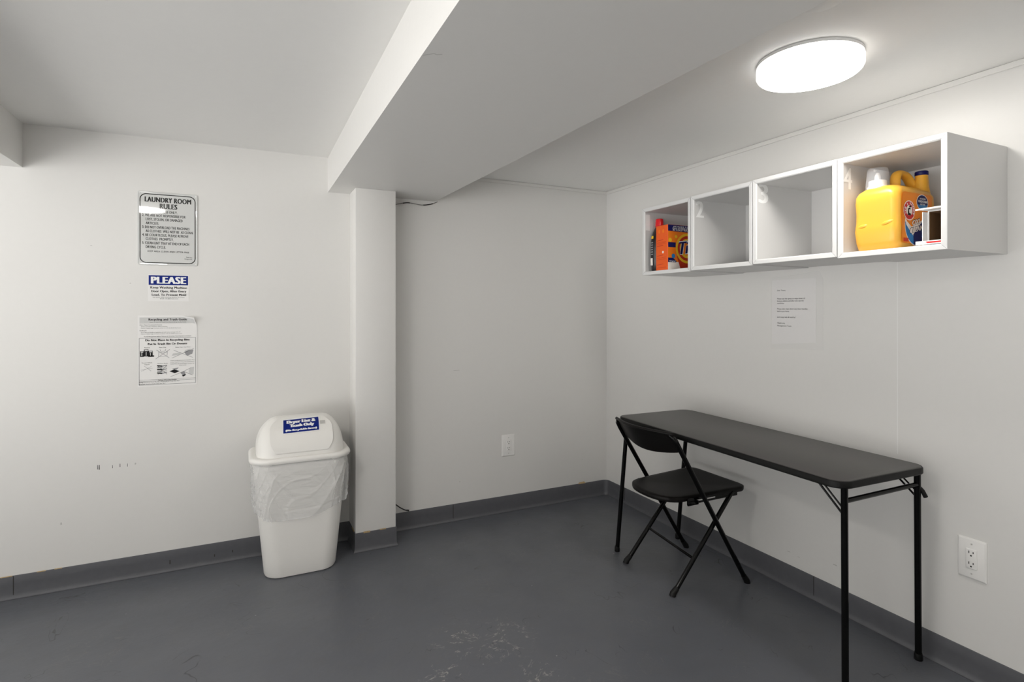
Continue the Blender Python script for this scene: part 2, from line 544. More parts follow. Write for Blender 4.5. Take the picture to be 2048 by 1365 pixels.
# ------------------------------------------------------------------ notices on the back wall
RX, UZ = Vector((1, 0, 0)), Vector((0, 0, 1))
def wall_rows(bm, rows, y, mi=0, warp=None):
    for s, x0, x1, z, cap, wt in rows:
        text(bm, s, (x0, y, z), RX, UZ, x1 - x0, cap, wt, mi, warp)
# laundry room rules: enamelled metal plate with a raised rim
x0, x1, z0, z1 = -2.692, -2.444, 1.4785, 1.829
W_, H_ = x1 - x0, z1 - z0
cx, cz = (x0 + x1) / 2, (z0 + z1) / 2
t = thing('rules_sign', 'glossy white metal laundry room rules sign with black rounded border, topmost on the back wall', 'sign', (cx, 0, z0))
bm = B()
def zr(hx, hz, r, y): return [Vector((cx + a, y, cz + b_)) for a, b_ in rrect(hx, hz, r, 5)]
loft(bm, [zr(W_ / 2, H_ / 2, 0.008, -0.0005), zr(W_ / 2, H_ / 2, 0.008, -0.0035), zr(W_ / 2 - 0.0015, H_ / 2 - 0.0015, 0.007, -0.0042), zr(W_ / 2 - 0.005, H_ / 2 - 0.005, 0.006, -0.0034), zr(W_ / 2 - 0.007, H_ / 2 - 0.007, 0.006, -0.0032)])
obj('plate', bm, M['sign'], t)
bm = B()
P = lambda a, b_: Vector((cx + a, -0.0035, cz + b_))
ring2d(bm, rrect(W_ / 2 - 0.0085, H_ / 2 - 0.0095, 0.028, 8), rrect(W_ / 2 - 0.0125, H_ / 2 - 0.0135, 0.024, 8), P)
obj('border', bm, M['signink'], t)
bm = B()
rows = [('LAUNDRY ROOM', .115, .890, .138, .066, 2), ('RULES', .360, .655, .222, .066, 2),
    ('1. FOR TENANT USE ONLY.', .075, .655, .285, .034, 1), ('2. WE ARE NOT RESPONSIBLE FOR', .075, .795, .338, .034, 1),
    ('LOST, STOLEN, OR DAMAGED', .133, .745, .392, .034, 1), ('ARTICLES.', .133, .348, .446, .034, 1),
    ('3. DO NOT OVERLOAD THE MACHINES', .077, .860, .500, .034, 1), ('AS CLOTHES  WILL NOT BE  AS CLEAN.', .133, .925, .553, .034, 1),
    ('4. BE COURTEOUS, PLEASE REMOVE', .077, .842, .607, .034, 1), ('CLOTHES  PROMPTLY.', .133, .590, .660, .034, 1),
    ('5. CLEAN LINT TRAY AT END OF EACH', .077, .853, .716, .034, 1), ('DRYING CYCLE.', .133, .462, .770, .034, 1),
    ('KEEP AREA CLEAN AND LITTER-FREE', .165, .855, .822, .021, 1), ('Thank you', .800, .905, .886, .014, 0), ('Management', .775, .905, .910, .014, 0)]
wall_rows(bm, [(s, x0 + a * W_, x0 + b_ * W_, z1 - c * H_, d * H_, wt) for s, a, b_, c, d, wt in rows], -0.0035)
obj('lettering', bm, M['signink'], t)
for sx in (-1, 1):
    for sz in (-1, 1):
        bm = B()
        c = Vector((cx + sx * (W_ / 2 - 0.0085), -0.003, cz + sz * (H_ / 2 - 0.009)))
        lathe(bm, [(0.0028, 0), (0.0024, 0.0012), (0.001, 0.0017)], (0, 0, 0), 10)
        for v in bm.verts:
            v.co = Vector((v.co.x, -v.co.z, v.co.y)) + c
        obj('rivet', bm, M['white'], t, True)

# please notice
t = thing('washing_machine_notice', 'small white notice with blue PLEASE band, middle of the three on the back wall', 'notice', (-2.566, 0, 1.307))
bm = B()
box(bm, (-2.6508, -0.0009, 1.3060), (-2.4812, -0.0002, 1.4345))
obj('paper', bm, M['paper'], t)
bm = B()
box(bm, (-2.6475, -0.0013, 1.3838), (-2.4847, -0.0008, 1.4298))
obj('blue_band', bm, M['blue'], t)['label'] = 'dark blue band reading PLEASE'
bm = B()
text(bm, 'PLEASE', (-2.6385, -0.0017, 1.3908), RX, UZ, 0.146, 0.0325, 3)
obj('heading', bm, M['whiteink'], t)
bm = B()
wall_rows(bm, [
  ('Keep Washing Machine', -2.6406, -2.4897, 1.3668, 0.0100, 2),
  ('Door Open, After Every', -2.6376, -2.4922, 1.3493, 0.0100, 2),
  ('Load, To Prevent Mold', -2.6352, -2.4929, 1.3320, 0.0101, 2),
  ('Any Issues With Washing Machine Or Dryer', -2.6312, -2.4991, 1.3233, 0.0033, 1),
  ('Email: info@tenant.com', -2.6014, -2.5267, 1.3165, 0.0033, 1)], -0.0014)
obj('lettering', bm, M['ink'], t)

# recycling guide with a curled corner
t = thing('recycling_notice', 'white recycling and trash guide sheet with crossed-out pictures, lowest on the back wall', 'notice', (-2.568, 0, 0.897))
def curl(p):
    d = max(0.0, (p.x + 2.4760) * 0.75 + (p.z - 1.2065) * 0.95)
    return Vector((p.x - d * 0.25, p.y - min(0.02, d * d * 14), p.z - d * 0.22))
bm = B()
nx, nz = 48, 60
PX0, PX1, PZ0, PZ1 = -2.6912, -2.4455, 0.8975, 1.2375
g = [[bm.verts.new(curl(Vector((PX0 + (PX1 - PX0) * i / nx, -0.0012, PZ0 + (PZ1 - PZ0) * j / nz)))) for i in range(nx + 1)] for j in range(nz + 1)]
g2 = [[bm.verts.new(v.co + Vector((0, 0.0007, 0))) for v in row] for row in g]
for j in range(nz):
    for i in range(nx):
        bm.faces.new((g[j][i], g[j][i + 1], g[j + 1][i + 1], g[j + 1][i]))
        bm.faces.new((g2[j][i], g2[j + 1][i], g2[j + 1][i + 1], g2[j][i + 1]))
obj('paper', bm, M['paper'], t, True)
bm = B()
hg = [[bm.verts.new(curl(Vector((-2.684 + 0.233 * i / 48, -0.0019, 1.1995 + 0.0285 * j / 8)))) for i in range(49)] for j in range(9)]
for j in range(8):
    for i in range(48):
        bm.faces.new((hg[j][i], hg[j][i + 1], hg[j + 1][i + 1], hg[j + 1][i]))
obj('header_band', bm, M['inklight'], t)['label'] = 'pale grey heading band'
bm = B()
wall_rows(bm, [
  ('Recycling and Trash Guide', -2.6477, -2.4887, 1.2133, 0.0100, 2),
  ('Please do Not Use Stuff From Bins & Bring the Bin Inside', -2.6437, -2.4929, 1.2040, 0.0031, 1),
  ('Glass / Plastic Containers & Cartons:', -2.6836, -2.5930, 1.1907, 0.0034, 1),
  ('- Empty and rinse containers before recycling', -2.6812, -2.5713, 1.1830, 0.0031, 0),
  ('- Place in CLEAR bags or directly in the bin with the BLUE decal cover', -2.6812, -2.5139, 1.1750, 0.0031, 0),
  ('Cardboard:', -2.6836, -2.6560, 1.1636, 0.0034, 1),
  ('- FLATTEN and bundle or bag boxes, tie with twine, no larger than 18"', -2.6812, -2.5164, 1.1551, 0.0031, 0),
  ('- Place in CLEAR bags or directly in the bin with the GREEN decal cover', -2.6812, -2.5090, 1.1478, 0.0030, 0),
  ('Notify Management Before Mattress & Christmas Tree Disposal is scheduled', -2.6658, -2.4723, 1.1353, 0.0033, 1),
  ('Do Not Place In Recycling Bins', -2.6607, -2.4780, 1.1147, 0.0095, 2),
  ('Put In Trash Bin Or Donate', -2.6508, -2.4887, 1.0963, 0.0095, 2),
  ('Batteries', -2.6643, -2.6422, 1.0823, 0.0039, 0), ('Plastic Bags', -2.6051, -2.5764, 1.0817, 0.0039, 0),
  ('Plastic Cups / Styrofoam', -2.5379, -2.4748, 1.0809, 0.0040, 0), ('Personal Cables &', -2.6747, -2.6333, 1.0103, 0.0039, 0),
  ('Supplies', -2.6637, -2.6435, 1.0021, 0.0039, 0), ('Hardcover Books', -2.6120, -2.5698, 1.0050, 0.0039, 0),
  ('Soiled Cardboard is not recyclable. Place', -2.5580, -2.4562, 1.0169, 0.0035, 0),
  ('in the Trash bin along with Soiled Paper,', -2.5580, -2.4572, 1.0089, 0.0035, 0),
  ('Soiled Paper & Soiled Paper Towels, etc', -2.5580, -2.4582, 1.0005, 0.0035, 0), ('pizza boxes', -2.5212, -2.4923, 0.9937, 0.0036, 0),
  ('Garbage & Recycling Schedule', -2.6083, -2.5327, 0.9249, 0.0045, 1), ('Garbage:', -2.6865, -2.6674, 0.9185, 0.0040, 2),
  ('Placed on Curb: Monday, Wednesday & Friday after 8pm', -2.6656, -2.5202, 0.9178, 0.0036, 0),
  ('Recycling:', -2.6865, -2.6624, 0.9097, 0.0040, 2), ('Placed on Curb: Friday after 8pm', -2.6591, -2.5792, 0.9093, 0.0036, 0)], -0.0023, 0, curl)
P = lambda a, b_: Vector((a, -0.0017, b_))
stroke(bm, [(-2.6855, 0.9065), (-2.6855, 1.1295), (-2.4525, 1.1295), (-2.4525, 0.9065), (-2.6855, 0.9065)], 0.0012, P)
for z in (0.9305, 0.9235): stroke(bm, [(-2.6855, z), (-2.4525, z)], 0.0008, P)
obj('lettering', bm, M['ink'], t)
bm = B()
def pic(x0, z0, x1, z1):
    return lambda a, b_, e=0.0017: Vector((x0 + a * (x1 - x0), -e, z0 + b_ * (z1 - z0)))
P = pic(-2.682, 1.0386, -2.6241, 1.0759)      # batteries
for a, b_, c, d in ((0.0, .06, .28, .78), (.27, .10, .58, 1.0), (.57, .06, .88, .80), (.55, .04, .98, .22)):
    poly(bm, [(a, b_), (c, b_), (c, d), (a, d)], P, 0)
for a, b_, c, d in ((.06, .60, .22, .74), (.32, .78, .54, .94), (.64, .62, .84, .76), (.10, .18, .15, .56), (.40, .2, .45, .7), (.70, .2, .75, .55)):
    poly(bm, [(a, b_), (c, b_), (c, d), (a, d)], lambda q, r_: P(q, r_, 0.0019), 2)
P = pic(-2.6194, 1.0286, -2.5603, 1.0772)     # bag
stroke(bm, [(.2, .25), (.22, .72), (.34, .62), (.70, .62), (.82, .72), (.78, .25), (.2, .25)], 0.03, P, 1)
stroke(bm, [(.30, .95), (.34, .75), (.66, .75), (.70, .95)], 0.03, P, 1)
stroke(bm, [(.0, .0), (.98, .92)], 0.035, P, 1); stroke(bm, [(.05, .9), (.95, .08)], 0.035, P, 1)
P = pic(-2.5527, 1.0304, -2.4592, 1.0751)     # cups and foam
poly(bm, [(.0, .25), (.38, .35), (.42, .6), (.05, .5)], P, 2)
poly(bm, [(.55, .62), (.68, .2), (.92, .42), (.97, .85), (.75, .82)], P, 1)
poly(bm, [(.55, .62), (.75, .82), (.97, .85), (.80, .95), (.60, .85)], lambda q, r_: P(q, r_, 0.0019), 2)
stroke(bm, [(.0, .0), (1.0, 1.0)], 0.03, P, 1); stroke(bm, [(.08, .85), (.95, .0)], 0.03, P, 1)
P = pic(-2.6793, 0.969, -2.6315, 0.9984)      # cables
stroke(bm, [(.05, .1), (.9, .85)], 0.03, P, 1); stroke(bm, [(.3, .95), (.88, .1)], 0.03, P, 1)
stroke(bm, [(.0, .3), (.5, .5), (1.0, .55)], 0.07, P, 2)
P = pic(-2.6148, 0.9537, -2.5707, 0.999)      # books
for k in range(5):
    b_ = 0.05 + 0.19 * k
    poly(bm, [(.02 + .04 * (k % 2), b_ + .06), (.5, b_), (.52, b_ + .13), (.04, b_ + .19)], P, 0 if k % 2 == 0 else 1)
    poly(bm, [(.5, b_), (.95, b_ + .1), (.95, b_ + .2), (.52, b_ + .13)], P, 2 if k % 2 else 1)
stroke(bm, [(.1, .0), (.95, .95)], 0.03, P, 0); stroke(bm, [(.1, .9), (.95, .0)], 0.03, P, 0)
P = pic(-2.5631, 0.9389, -2.4592, 0.9862)     # soiled board, cup, bag
poly(bm, [(.0, .6), (.22, .38), (.42, .58), (.2, .78)], P, 0)
poly(bm, [(.1, .85), (.38, .95), (.30, .75), (.2, .78)], P, 1)
poly(bm, [(.43, .42), (.56, .08), (.66, .22), (.60, .55)], P, 1)
poly(bm, [(.5, .1), (.56, .0), (.68, .16), (.62, .24)], P, 0)
poly(bm, [(.80, .25), (.98, .18), (1.0, .98), (.84, .92), (.78, .55)], P, 2)
stroke(bm, [(.05, .05), (.5, .45), (.85, .85)], 0.03, P, 1); stroke(bm, [(.6, .5), (.95, .1)], 0.035, P, 1)
obj('pictures', bm, [M['ink'], M['inkgrey'], M['inklight']], t)

# letter on the right wall in clear tape
RY = Vector((0, -1, 0))
t = thing('tenant_letter', 'plain white typed letter taped to the right wall under the third cabinet', 'letter', (0, -1.43, 1.105))
bm = B()
lp_ = [(-1.3200, 1.103), (-1.5435, 1.1215), (-1.5443, 1.4030), (-1.3219, 1.4035)]
loft(bm, [[on_right(a, b_, 0.0003) for a, b_ in lp_], [on_right(a, b_, 0.0012) for a, b_ in lp_]])
bmesh.ops.recalc_face_normals(bm, faces=bm.faces[:])

obj('paper', bm, M['letter'], t)
bm = B()
for s, y0, y1, z, cap, wt in [
  ('Dear Tenant,', -1.3499, -1.3941, 1.3519, 0.0071, 0), ('Please use the spray to wipe down all', -1.3499, -1.4916, 1.3130, 0.0071, 0),
  ('buttons before and after you use the', -1.3499, -1.4855, 1.3025, 0.0071, 0), ('machines.', -1.3499, -1.3868, 1.2921, 0.0072, 0),
  ('Please also wipe down any door handles', -1.3499, -1.5044, 1.2660, 0.0072, 0), ('before you leave.', -1.3499, -1.4132, 1.2549, 0.0071, 0),
  ("Let's stay safe & healthy!", -1.3499, -1.4451, 1.2278, 0.0072, 0), ('Thank you,', -1.3499, -1.3916, 1.2003, 0.0071, 0), ('Management Team', -1.3499, -1.4239, 1.1878, 0.0072, 0)]:
    text(bm, s, (-0.0022, y0, z), RY, UZ, y0 - y1, cap * 0.92, 0)
obj('lettering', bm, M['ink'], t)
bm = B()
quad(bm, [on_right(-1.3169, 1.084, 0.0028), on_right(-1.5785, 1.091, 0.0028), on_right(-1.5785, 1.400, 0.0028), on_right(-1.5600, 1.4346, 0.0045), on_right(-1.3169, 1.412, 0.0028)])
obj('clear_tape', bm, M['sleeve'], t)

# ------------------------------------------------------------------ outlets
def outlet(c, r, nrm, w_, h_, label, deco):
    c, r, nrm = Vector(c), Vector(r), Vector(nrm)
    u = Vector((0, 0, 1))
    Q = lambda a, b_, e: c + r * a + u * b_ + nrm * e
    t = thing('wall_outlet', label, 'outlet', c, 'electrical outlets')
    def slab(bm, hx, hz, rad, e0, e1, bev):
        rg = lambda k, e: [Q(a, b_, e) for a, b_ in rrect(hx - k, hz - k, rad, 4)]
        loft(bm, [rg(0, e0), rg(0, e1 - bev), rg(bev * 1.6, e1)])
        bmesh.ops.recalc_face_normals(bm, faces=bm.faces[:])
    bm = B()
    slab(bm, w_ / 2, h_ / 2, 0.003, 0.0003, 0.0062, 0.0032)
    obj('cover_plate', bm, M['white'], t, True, 25)
    bm = B()
    slab(bm, 0.0165, 0.0335, 0.002, 0.006, 0.0092, 0.001)
    rec = obj('receptacle', bm, M['white'], t, True, 25)
    bm = B()
    for s in (1, -1):
        z = s * 0.0185
        for a, b_, hw, hh in ((-0.0062, 0.0045, 0.0012, 0.0042), (0.0062, 0.0045, 0.0012, 0.0034)):
            quad(bm, [Q(a - hw, z + b_ - hh, 0.0095), Q(a + hw, z + b_ - hh, 0.0095), Q(a + hw, z + b_ + hh, 0.0095), Q(a - hw, z + b_ + hh, 0.0095)])
        bm.faces.new([bm.verts.new(Q(0.0028 * math.cos(R(q)), z - 0.0065 + 0.0028 * math.sin(R(q)), 0.0095)) for q in range(0, 360, 30)])
    bmesh.ops.recalc_face_normals(bm, faces=bm.faces[:])
    obj('slots', bm, M['slot'], rec)
    for s in (1, -1):
        bm = B()
        rg = lambda rr, e: [Q(rr * math.cos(R(q)), s * (h_ / 2 - 0.0185) + rr * math.sin(R(q)), e) for q in range(0, 360, 36)]
        loft(bm, [rg(0.0030, 0.006), rg(0.0028, 0.0068), rg(0.001, 0.0070)])
        bmesh.ops.recalc_face_normals(bm, faces=bm.faces[:])
        obj('screw', bm, M['greyscuff'], t)
outlet((-0.748, 0, 0.4145), (1, 0, 0), (0, -1, 0), 0.0905, 0.134, 'white outlet on the back wall between column and room corner', True)
outlet((0, -2.1185, 0.4145), (0, -1, 0), (-1, 0, 0), 0.084, 0.138, 'white outlet on the right wall behind the near end of the table', True)

# ------------------------------------------------------------------ loose wires
bm = B()
pts = bend([(-1.5000, -0.022, 1.852), (-1.4573, -0.014, 1.8636), (-1.4285, -0.012, 1.8717), (-1.3936, -0.012, 1.8789), (-1.3643, -0.012, 1.877), (-1.3049, -0.012, 1.8703), (-1.2537, -0.012, 1.8803), (-1.214, -0.012, 1.8985)], 0.04, 5)
tube(bm, pts, 0.0020, 8)
tag(obj('loose_wire', bm, M['wirewhite'], None, True), 'thin loose wire strung under the beam right of the column top', 'wire')
w0 = bpy.data.objects['loose_wire']
for a, b_ in ((0.30, 0.50), (0.74, 0.96)):
    i0, i1 = int(a * len(pts)), max(int(a * len(pts)) + 2, int(b_ * len(pts)))
    bm = B()
    tube(bm, pts[i0:i1], 0.0030, 8)
    obj('black_tape', bm, M['wire'], w0, True)['label'] = 'black taped stretch of the wire'
bm = B()
pts = bend([(-1.5050, -0.022, 0.190), (-1.462, -0.021, 0.158), (-1.4392, -0.020, 0.1375), (-1.4103, -0.020, 0.119), (-1.387, -0.018, 0.1125)], 0.03, 6)
tube(bm, pts, 0.0036, 8, rs=[0.0032] * (len(pts) - 2) + [0.0046, 0.0050])
tag(obj('cable_stub', bm, M['wire'], None, True), 'short black cable end poking out beside the foot of the column', 'cable')

# ------------------------------------------------------------------ waste bin
TX, TY = -1.990, -0.198
t = thing('trash_can', 'white plastic swing-lid trash can with blue dryer lint sticker, left of the column', 'trash can', (TX, TY, 0))
def sec(hx, hy, r, z, n=8): return [Vector((TX + a, TY + b_, z)) for a, b_ in rrect(hx, hy, r, n)]
def body_dim(z):
    f = z / 0.56
    return 0.163 + 0.052 * f, 0.122 + 0.036 * f, 0.075 + 0.005 * f
bm = B()
rings = [sec(0.150, 0.110, 0.065, 0.0), sec(0.160, 0.119, 0.073, 0.004)]
for z in (0.014, 0.10, 0.20, 0.30, 0.40, 0.50, 0.556): rings.append(sec(*body_dim(z), z))
loft(bm, rings)
obj('body', bm, M['can'], t, True)
# lid: rolled rim and arched hood
RIMZ = 0.552
HX, HY, HH = 0.205, 0.158, 0.168
def hood(h):
    """half-width and half-depth of the hood at relative height h"""
    hx = 0.100 + 0.098 * max(0.0, 1 - h ** 2.3) ** 0.5
    hy = HY * max(0.0, 1 - h ** 1.85) ** (1 / 1.75)
    return hx, max(hy, 0.004)
bm = B()
rings = [sec(0.210, 0.156, 0.080, RIMZ - 0.004), sec(0.226, 0.170, 0.088, RIMZ), sec(0.2295, 0.1735, 0.09, RIMZ + 0.008), sec(0.2285, 0.1725, 0.09, RIMZ + 0.017), sec(0.222, 0.167, 0.088, RIMZ + 0.024), sec(0.214, 0.161, 0.085, RIMZ + 0.026), sec(0.210, 0.1585, 0.083, RIMZ + 0.0245)]
Z0 = RIMZ + 0.0245
for k in range(0, 25):
    h = 1 - (1 - k / 24) ** 1.8
    hx, hy = hood(min(h, 0.9995))
    rings.append(sec(hx, hy, min(0.085, hy * 0.97), Z0 + HH * h))
loft(bm, rings)
lid = obj('lid', bm, M['can'], t, True, 50)
def hood_y(h): return -hood(h)[1]
def hood_pt(x, s, off):
    """point on the hood over x; s from 0 (front foot) to 1 (ridge) to 2 (back foot)"""
    h = s if s <= 1 else 2 - s
    h = min(h, 0.9995)
    yy = hood(h)[1] * (-1 if s <= 1 else 1)
    p = Vector((TX + x, TY + yy, Z0 + HH * h))
    h2 = min(h + 0.01, 0.9999); h1 = max(h - 0.01, 0)
    dy = (hood(h2)[1] - hood(h1)[1]) * (-1 if s <= 1 else 1)
    dz = HH * (h2 - h1)
    n = Vector((0, -dz, dy)) if s <= 1 else Vector((0, dz, -dy))
    n.normalize()
    return p + n * off
bm = B()
ns, nxx = 28, 20
def flap_half(s):
    q = min(s, 2 - s)
    return 0.140 - 0.050 * max(0.0, (0.45 - q) / 0.45) ** 2 - 0.060 * max(0.0, (q - 0.72) / 0.28) ** 2
grid = []
for i in range(ns + 1):
    s = 0.12 + 1.76 * i / ns
    fh = flap_half(s)
    grid.append([hood_pt(-fh + 2 * fh * j / nxx, s, 0.0042) for j in range(nxx + 1)])
gv = [[bm.verts.new(p) for p in row] for row in grid]
lv = [[bm.verts.new(p + (Vector((TX, TY, 0.6)) - p).normalized() * 0.0026) for p in row] for row in grid]
for i in range(ns):
    for j in range(nxx):
        bm.faces.new((gv[i][j], gv[i][j + 1], gv[i + 1][j + 1], gv[i + 1][j]))
for i in range(ns):
    bm.faces.new((lv[i][0], gv[i][0], gv[i + 1][0], lv[i + 1][0]))
    bm.faces.new((gv[i][nxx], lv[i][nxx], lv[i + 1][nxx], gv[i + 1][nxx]))
for j in range(nxx):
    bm.faces.new((gv[0][j + 1], gv[0][j], lv[0][j], lv[0][j + 1]))
    bm.faces.new((gv[ns][j], gv[ns][j + 1], lv[ns][j + 1], lv[ns][j]))
obj('swing_flap', bm, M['can'], t, True, 50)
bm = B()
for x, s in ((0.098, 0.80),):
    pts_ = [hood_pt(x - 0.011, s - 0.035, 0.0062), hood_pt(x + 0.011, s - 0.035, 0.0062), hood_pt(x + 0.011, s + 0.035, 0.0062), hood_pt(x - 0.011, s + 0.035, 0.0062)]
    low = [hood_pt(x - 0.012, s - 0.04, 0.0038), hood_pt(x + 0.012, s - 0.04, 0.0038), hood_pt(x + 0.012, s + 0.04, 0.0038), hood_pt(x - 0.012, s + 0.04, 0.0038)]
    loft(bm, [low, pts_])
obj('hinge_tab', bm, M['greyscuff'], t)
# sticker on the hood front
SX0, SX1, SS0, SS1 = -0.083, 0.086, 0.600, 0.925
def stick(a, b_, off):
    return hood_pt(SX0 + (SX1 - SX0) * a - 0.004 * (1 - b_), SS0 + (SS1 - SS0) * b_ + 0.02 * (a - 0.5), off)
def sheet(bm, a0, a1, b0, b1, off, mi=0, na=8, nb=8):
    g_ = [[bm.verts.new(stick(a0 + (a1 - a0) * i / na, b0 + (b1 - b0) * j / nb, off)) for i in range(na + 1)] for j in range(nb + 1)]
    for j in range(nb):
        for i in range(na):
            f = bm.faces.new((g_[j][i], g_[j][i + 1], g_[j + 1][i + 1], g_[j + 1][i])); f.material_index = mi
bm = B()
sheet(bm, 0, 1, 0, 1, 0.0052, 0)
sheet(bm, 0.025, 0.975, 0.05, 0.95, 0.0058, 1)
st = obj('sticker', bm, [M['whiteink'], M['blue']], t)
st['label'] = 'blue sticker reading Dryer Lint & Trash Only'
bm = B()
stw = lambda p: stick(p.x, p.y, 0.0064)
text(bm, 'Dryer Lint &', (0.11, 0.70, 0), RX, Vector((0, 1, 0)), 0.78, 0.19, 3, 0, stw)
text(bm, 'Trash Only', (0.19, 0.44, 0), RX, Vector((0, 1, 0)), 0.66, 0.19, 3, 0, stw)
text(bm, '(No Recyclable Items)', (0.08, 0.17, 0), RX, Vector((0, 1, 0)), 0.84, 0.12, 3, 0, stw)
obj('lettering', bm, M['whiteink'], st)

# clear liner folded over the rim, hanging down outside
bm = B()
NA, NZ = 420, 60
base_sec = rrect(1, 1, 0.35, 3)
def bagpt(i, k):
    a = 2 * math.pi * i / NA
    f = k / NZ
    hem = 0.318 + 0.022 * math.sin(a * 2 + 2.2) + 0.008 * math.sin(a * 5 + 1) + 0.010 * math.sin(a + 0.4)
    z = 0.550 - (0.550 - hem) * f
    hx, hy, r = body_dim(z)
    ca, sa = math.cos(a), math.sin(a)
    # superellipse section slightly larger than the body
    e = 0.44
    px = hx * abs(ca) ** e * (1 if ca >= 0 else -1)
    py = hy * abs(sa) ** e * (1 if sa >= 0 else -1)
    bul = 0.004 + 0.020 * f ** 0.7 * (1 - 0.45 * f)
    cr = lambda ph, p: (1 - abs(math.sin(ph))) ** p        # sharp creases
    wr = 0.007 * cr(a * 4.0 + 2.6 * f + 0.5 * math.sin(a * 3), 6) + 0.005 * cr(a * 6.5 - 2.2 * f + math.sin(a * 2 + 3 * f), 7) + 0.005 * cr(a * 9 + 5.5 * f + 1.2 * math.sin(5 * f + a), 8) - 0.003 * cr(a * 13 - 7 * f, 5) + 0.003 * math.sin(a * 7 + 5 * f)
    gat = 0.004 * (1 if f > 0.85 else 0) * math.sin(a * 11)
    d = math.hypot(px, py) or 1
    k_ = 1 + (bul + wr * min(1, f * 3) + gat) / d
    return Vector((TX + px * k_, TY + py * k_, z))
gv = [[bm.verts.new(bagpt(i, k)) for i in range(NA)] for k in range(NZ + 1)]
for k in range(NZ):
    for i in range(NA):
        j = (i + 1) % NA
        bm.faces.new((gv[k][j], gv[k][i], gv[k + 1][i], gv[k + 1][j]))
bmesh.ops.recalc_face_normals(bm, faces=bm.faces[:])
tag(obj('bin_liner', bm, M['bag'], None, True, 180), 'clear crinkled plastic liner hanging out under the trash can lid', 'bin liner')

# ------------------------------------------------------------------ folding table
ang = math.atan2(-0.035, -1.21)
TC = Vector((-0.2785, -1.397, 0))
LA = Vector((-0.029, -1.0, 0)).normalized()      # along the table, towards the camera
WA = Vector((-LA.y, LA.x, 0))                    # across, towards the wall
if WA.x < 0: WA = -WA
def TP(l, wd, z): return TC + LA * l + WA * wd + Vector((0, 0, z))
HLn, HWd, TZ = 0.618, 0.234, 0.713
t = thing('folding_table', 'long narrow black folding table with rounded corners against the right wall', 'table', TC)
def trr(k, z, r=0.055): return [TP(a, b_, z) for a, b_ in rrect(HLn - k, HWd - k, max(0.01, r - k), 8)]
bm = B()
loft(bm, [trr(0.006, TZ - 0.0015), trr(0.0065, TZ - 0.0002), trr(0.009, TZ + 0.0008)])
bmesh.ops.recalc_face_normals(bm, faces=bm.faces[:])
obj('tabletop', bm, M['vinyl'], t, True)['label'] = 'dark grey vinyl table surface'
bm = B()
loft(bm, [trr(0.016, TZ - 0.024), trr(0.003, TZ - 0.024), trr(0.0, TZ - 0.021), trr(0.0, TZ - 0.004), trr(0.0025, TZ - 0.0005), trr(0.006, TZ - 0.001)])
bmesh.ops.recalc_face_normals(bm, faces=bm.faces[:])
obj('edge_band', bm, M['edge'], t, True)
feet = {('f', 'f'): (-0.481, -0.765), ('f', 'w'): (-0.083, -0.780), ('n', 'f'): (-0.477, -1.985), ('n', 'w'): (-0.046, -1.974)}
tops = {('f', 'f'): TP(-HLn + 0.050, -HWd + 0.035, TZ - 0.022), ('f', 'w'): TP(-HLn + 0.050, HWd - 0.035, TZ - 0.022), ('n', 'f'): TP(HLn - 0.017, -HWd + 0.037, TZ - 0.022), ('n', 'w'): TP(HLn - 0.026, HWd - 0.030, TZ - 0.022)}
for key in feet:
    f = Vector((*feet[key], 0))
    a = tops[key]
    at = lambda q: f + (a - f) * q
    bm = B()
    tube(bm, [at(0.02), at(1.0)], 0.0108, 16)
    lg = obj('leg', bm, M['black'], t, True)
    bm = B()
    p = at(0.0)
    lathe(bm, [(0.0125, 0.0), (0.014, 0.002), (0.0135, 0.020), (0.0118, 0.028)], p, 16)
    obj('foot_cap', bm, M['rubber'], lg, True)
for e, s in (('f', 1), ('n', -1)):
    A, Bq = tops[(e, 'f')], tops[(e, 'w')]
    fa, fb = Vector((*feet[(e, 'f')], 0)), Vector((*feet[(e, 'w')], 0))
    q = 0.935
    pa, pb = fa + (A - fa) * q, fb + (Bq - fb) * q
    bm = B()
    tube(bm, [pa, pb], 0.0082, 12)
    obj('crossbar', bm, M['black'], t, True)
    for side, P0, F0 in (('f', A, fa), ('w', Bq, fb)):
        q1 = F0 + (P0 - F0) * 0.875
        inn = LA * s if e == 'f' else LA * s
        off = WA * (0.012 if side == 'f' else -0.012)
        b1 = P0 + inn * 0.085 + Vector((0, 0, 0.0))
        b2 = P0 + inn * 0.105 + Vector((0, 0, 0.0))
        bm = B()
        tube(bm, [q1 + Vector((0, 0, -0.008)), b2 + off * 0.3], 0.0036, 8)
        obj('brace', bm, M['black'], t, True)
        bm = B()
        tube(bm, [q1 + Vector((0, 0, 0.012)), b1 + off * 0.3], 0.0030, 8)
        obj('brace', bm, M['black'], t, True)
    # lock lever sticking out below the edge
    F0, P0, sg = (fb, Bq, 1) if e == 'n' else (fa, A, -1)
    q1 = F0 + (P0 - F0) * (0.93 if e == 'n' else 0.955)
    outw = -LA * s
    bm = B()
    if e == 'n':
        lv_ = [q1 + WA * 0.004, q1 + WA * 0.012 + outw * 0.010 + Vector((0, 0, -0.018)), q1 + WA * 0.020 + outw * 0.016 + Vector((0, 0, -0.040))]
    else:
        lv_ = [q1 - WA * 0.004, q1 - WA * 0.010 + outw * 0.012 + Vector((0, 0, -0.012)), q1 - WA * 0.016 + outw * 0.020 + Vector((0, 0, -0.028))]
    tube(bm, lv_, 0.006, 10, rs=[0.0045, 0.0072, 0.0078])
    obj('lock_lever', bm, M['rubber'], t, True)

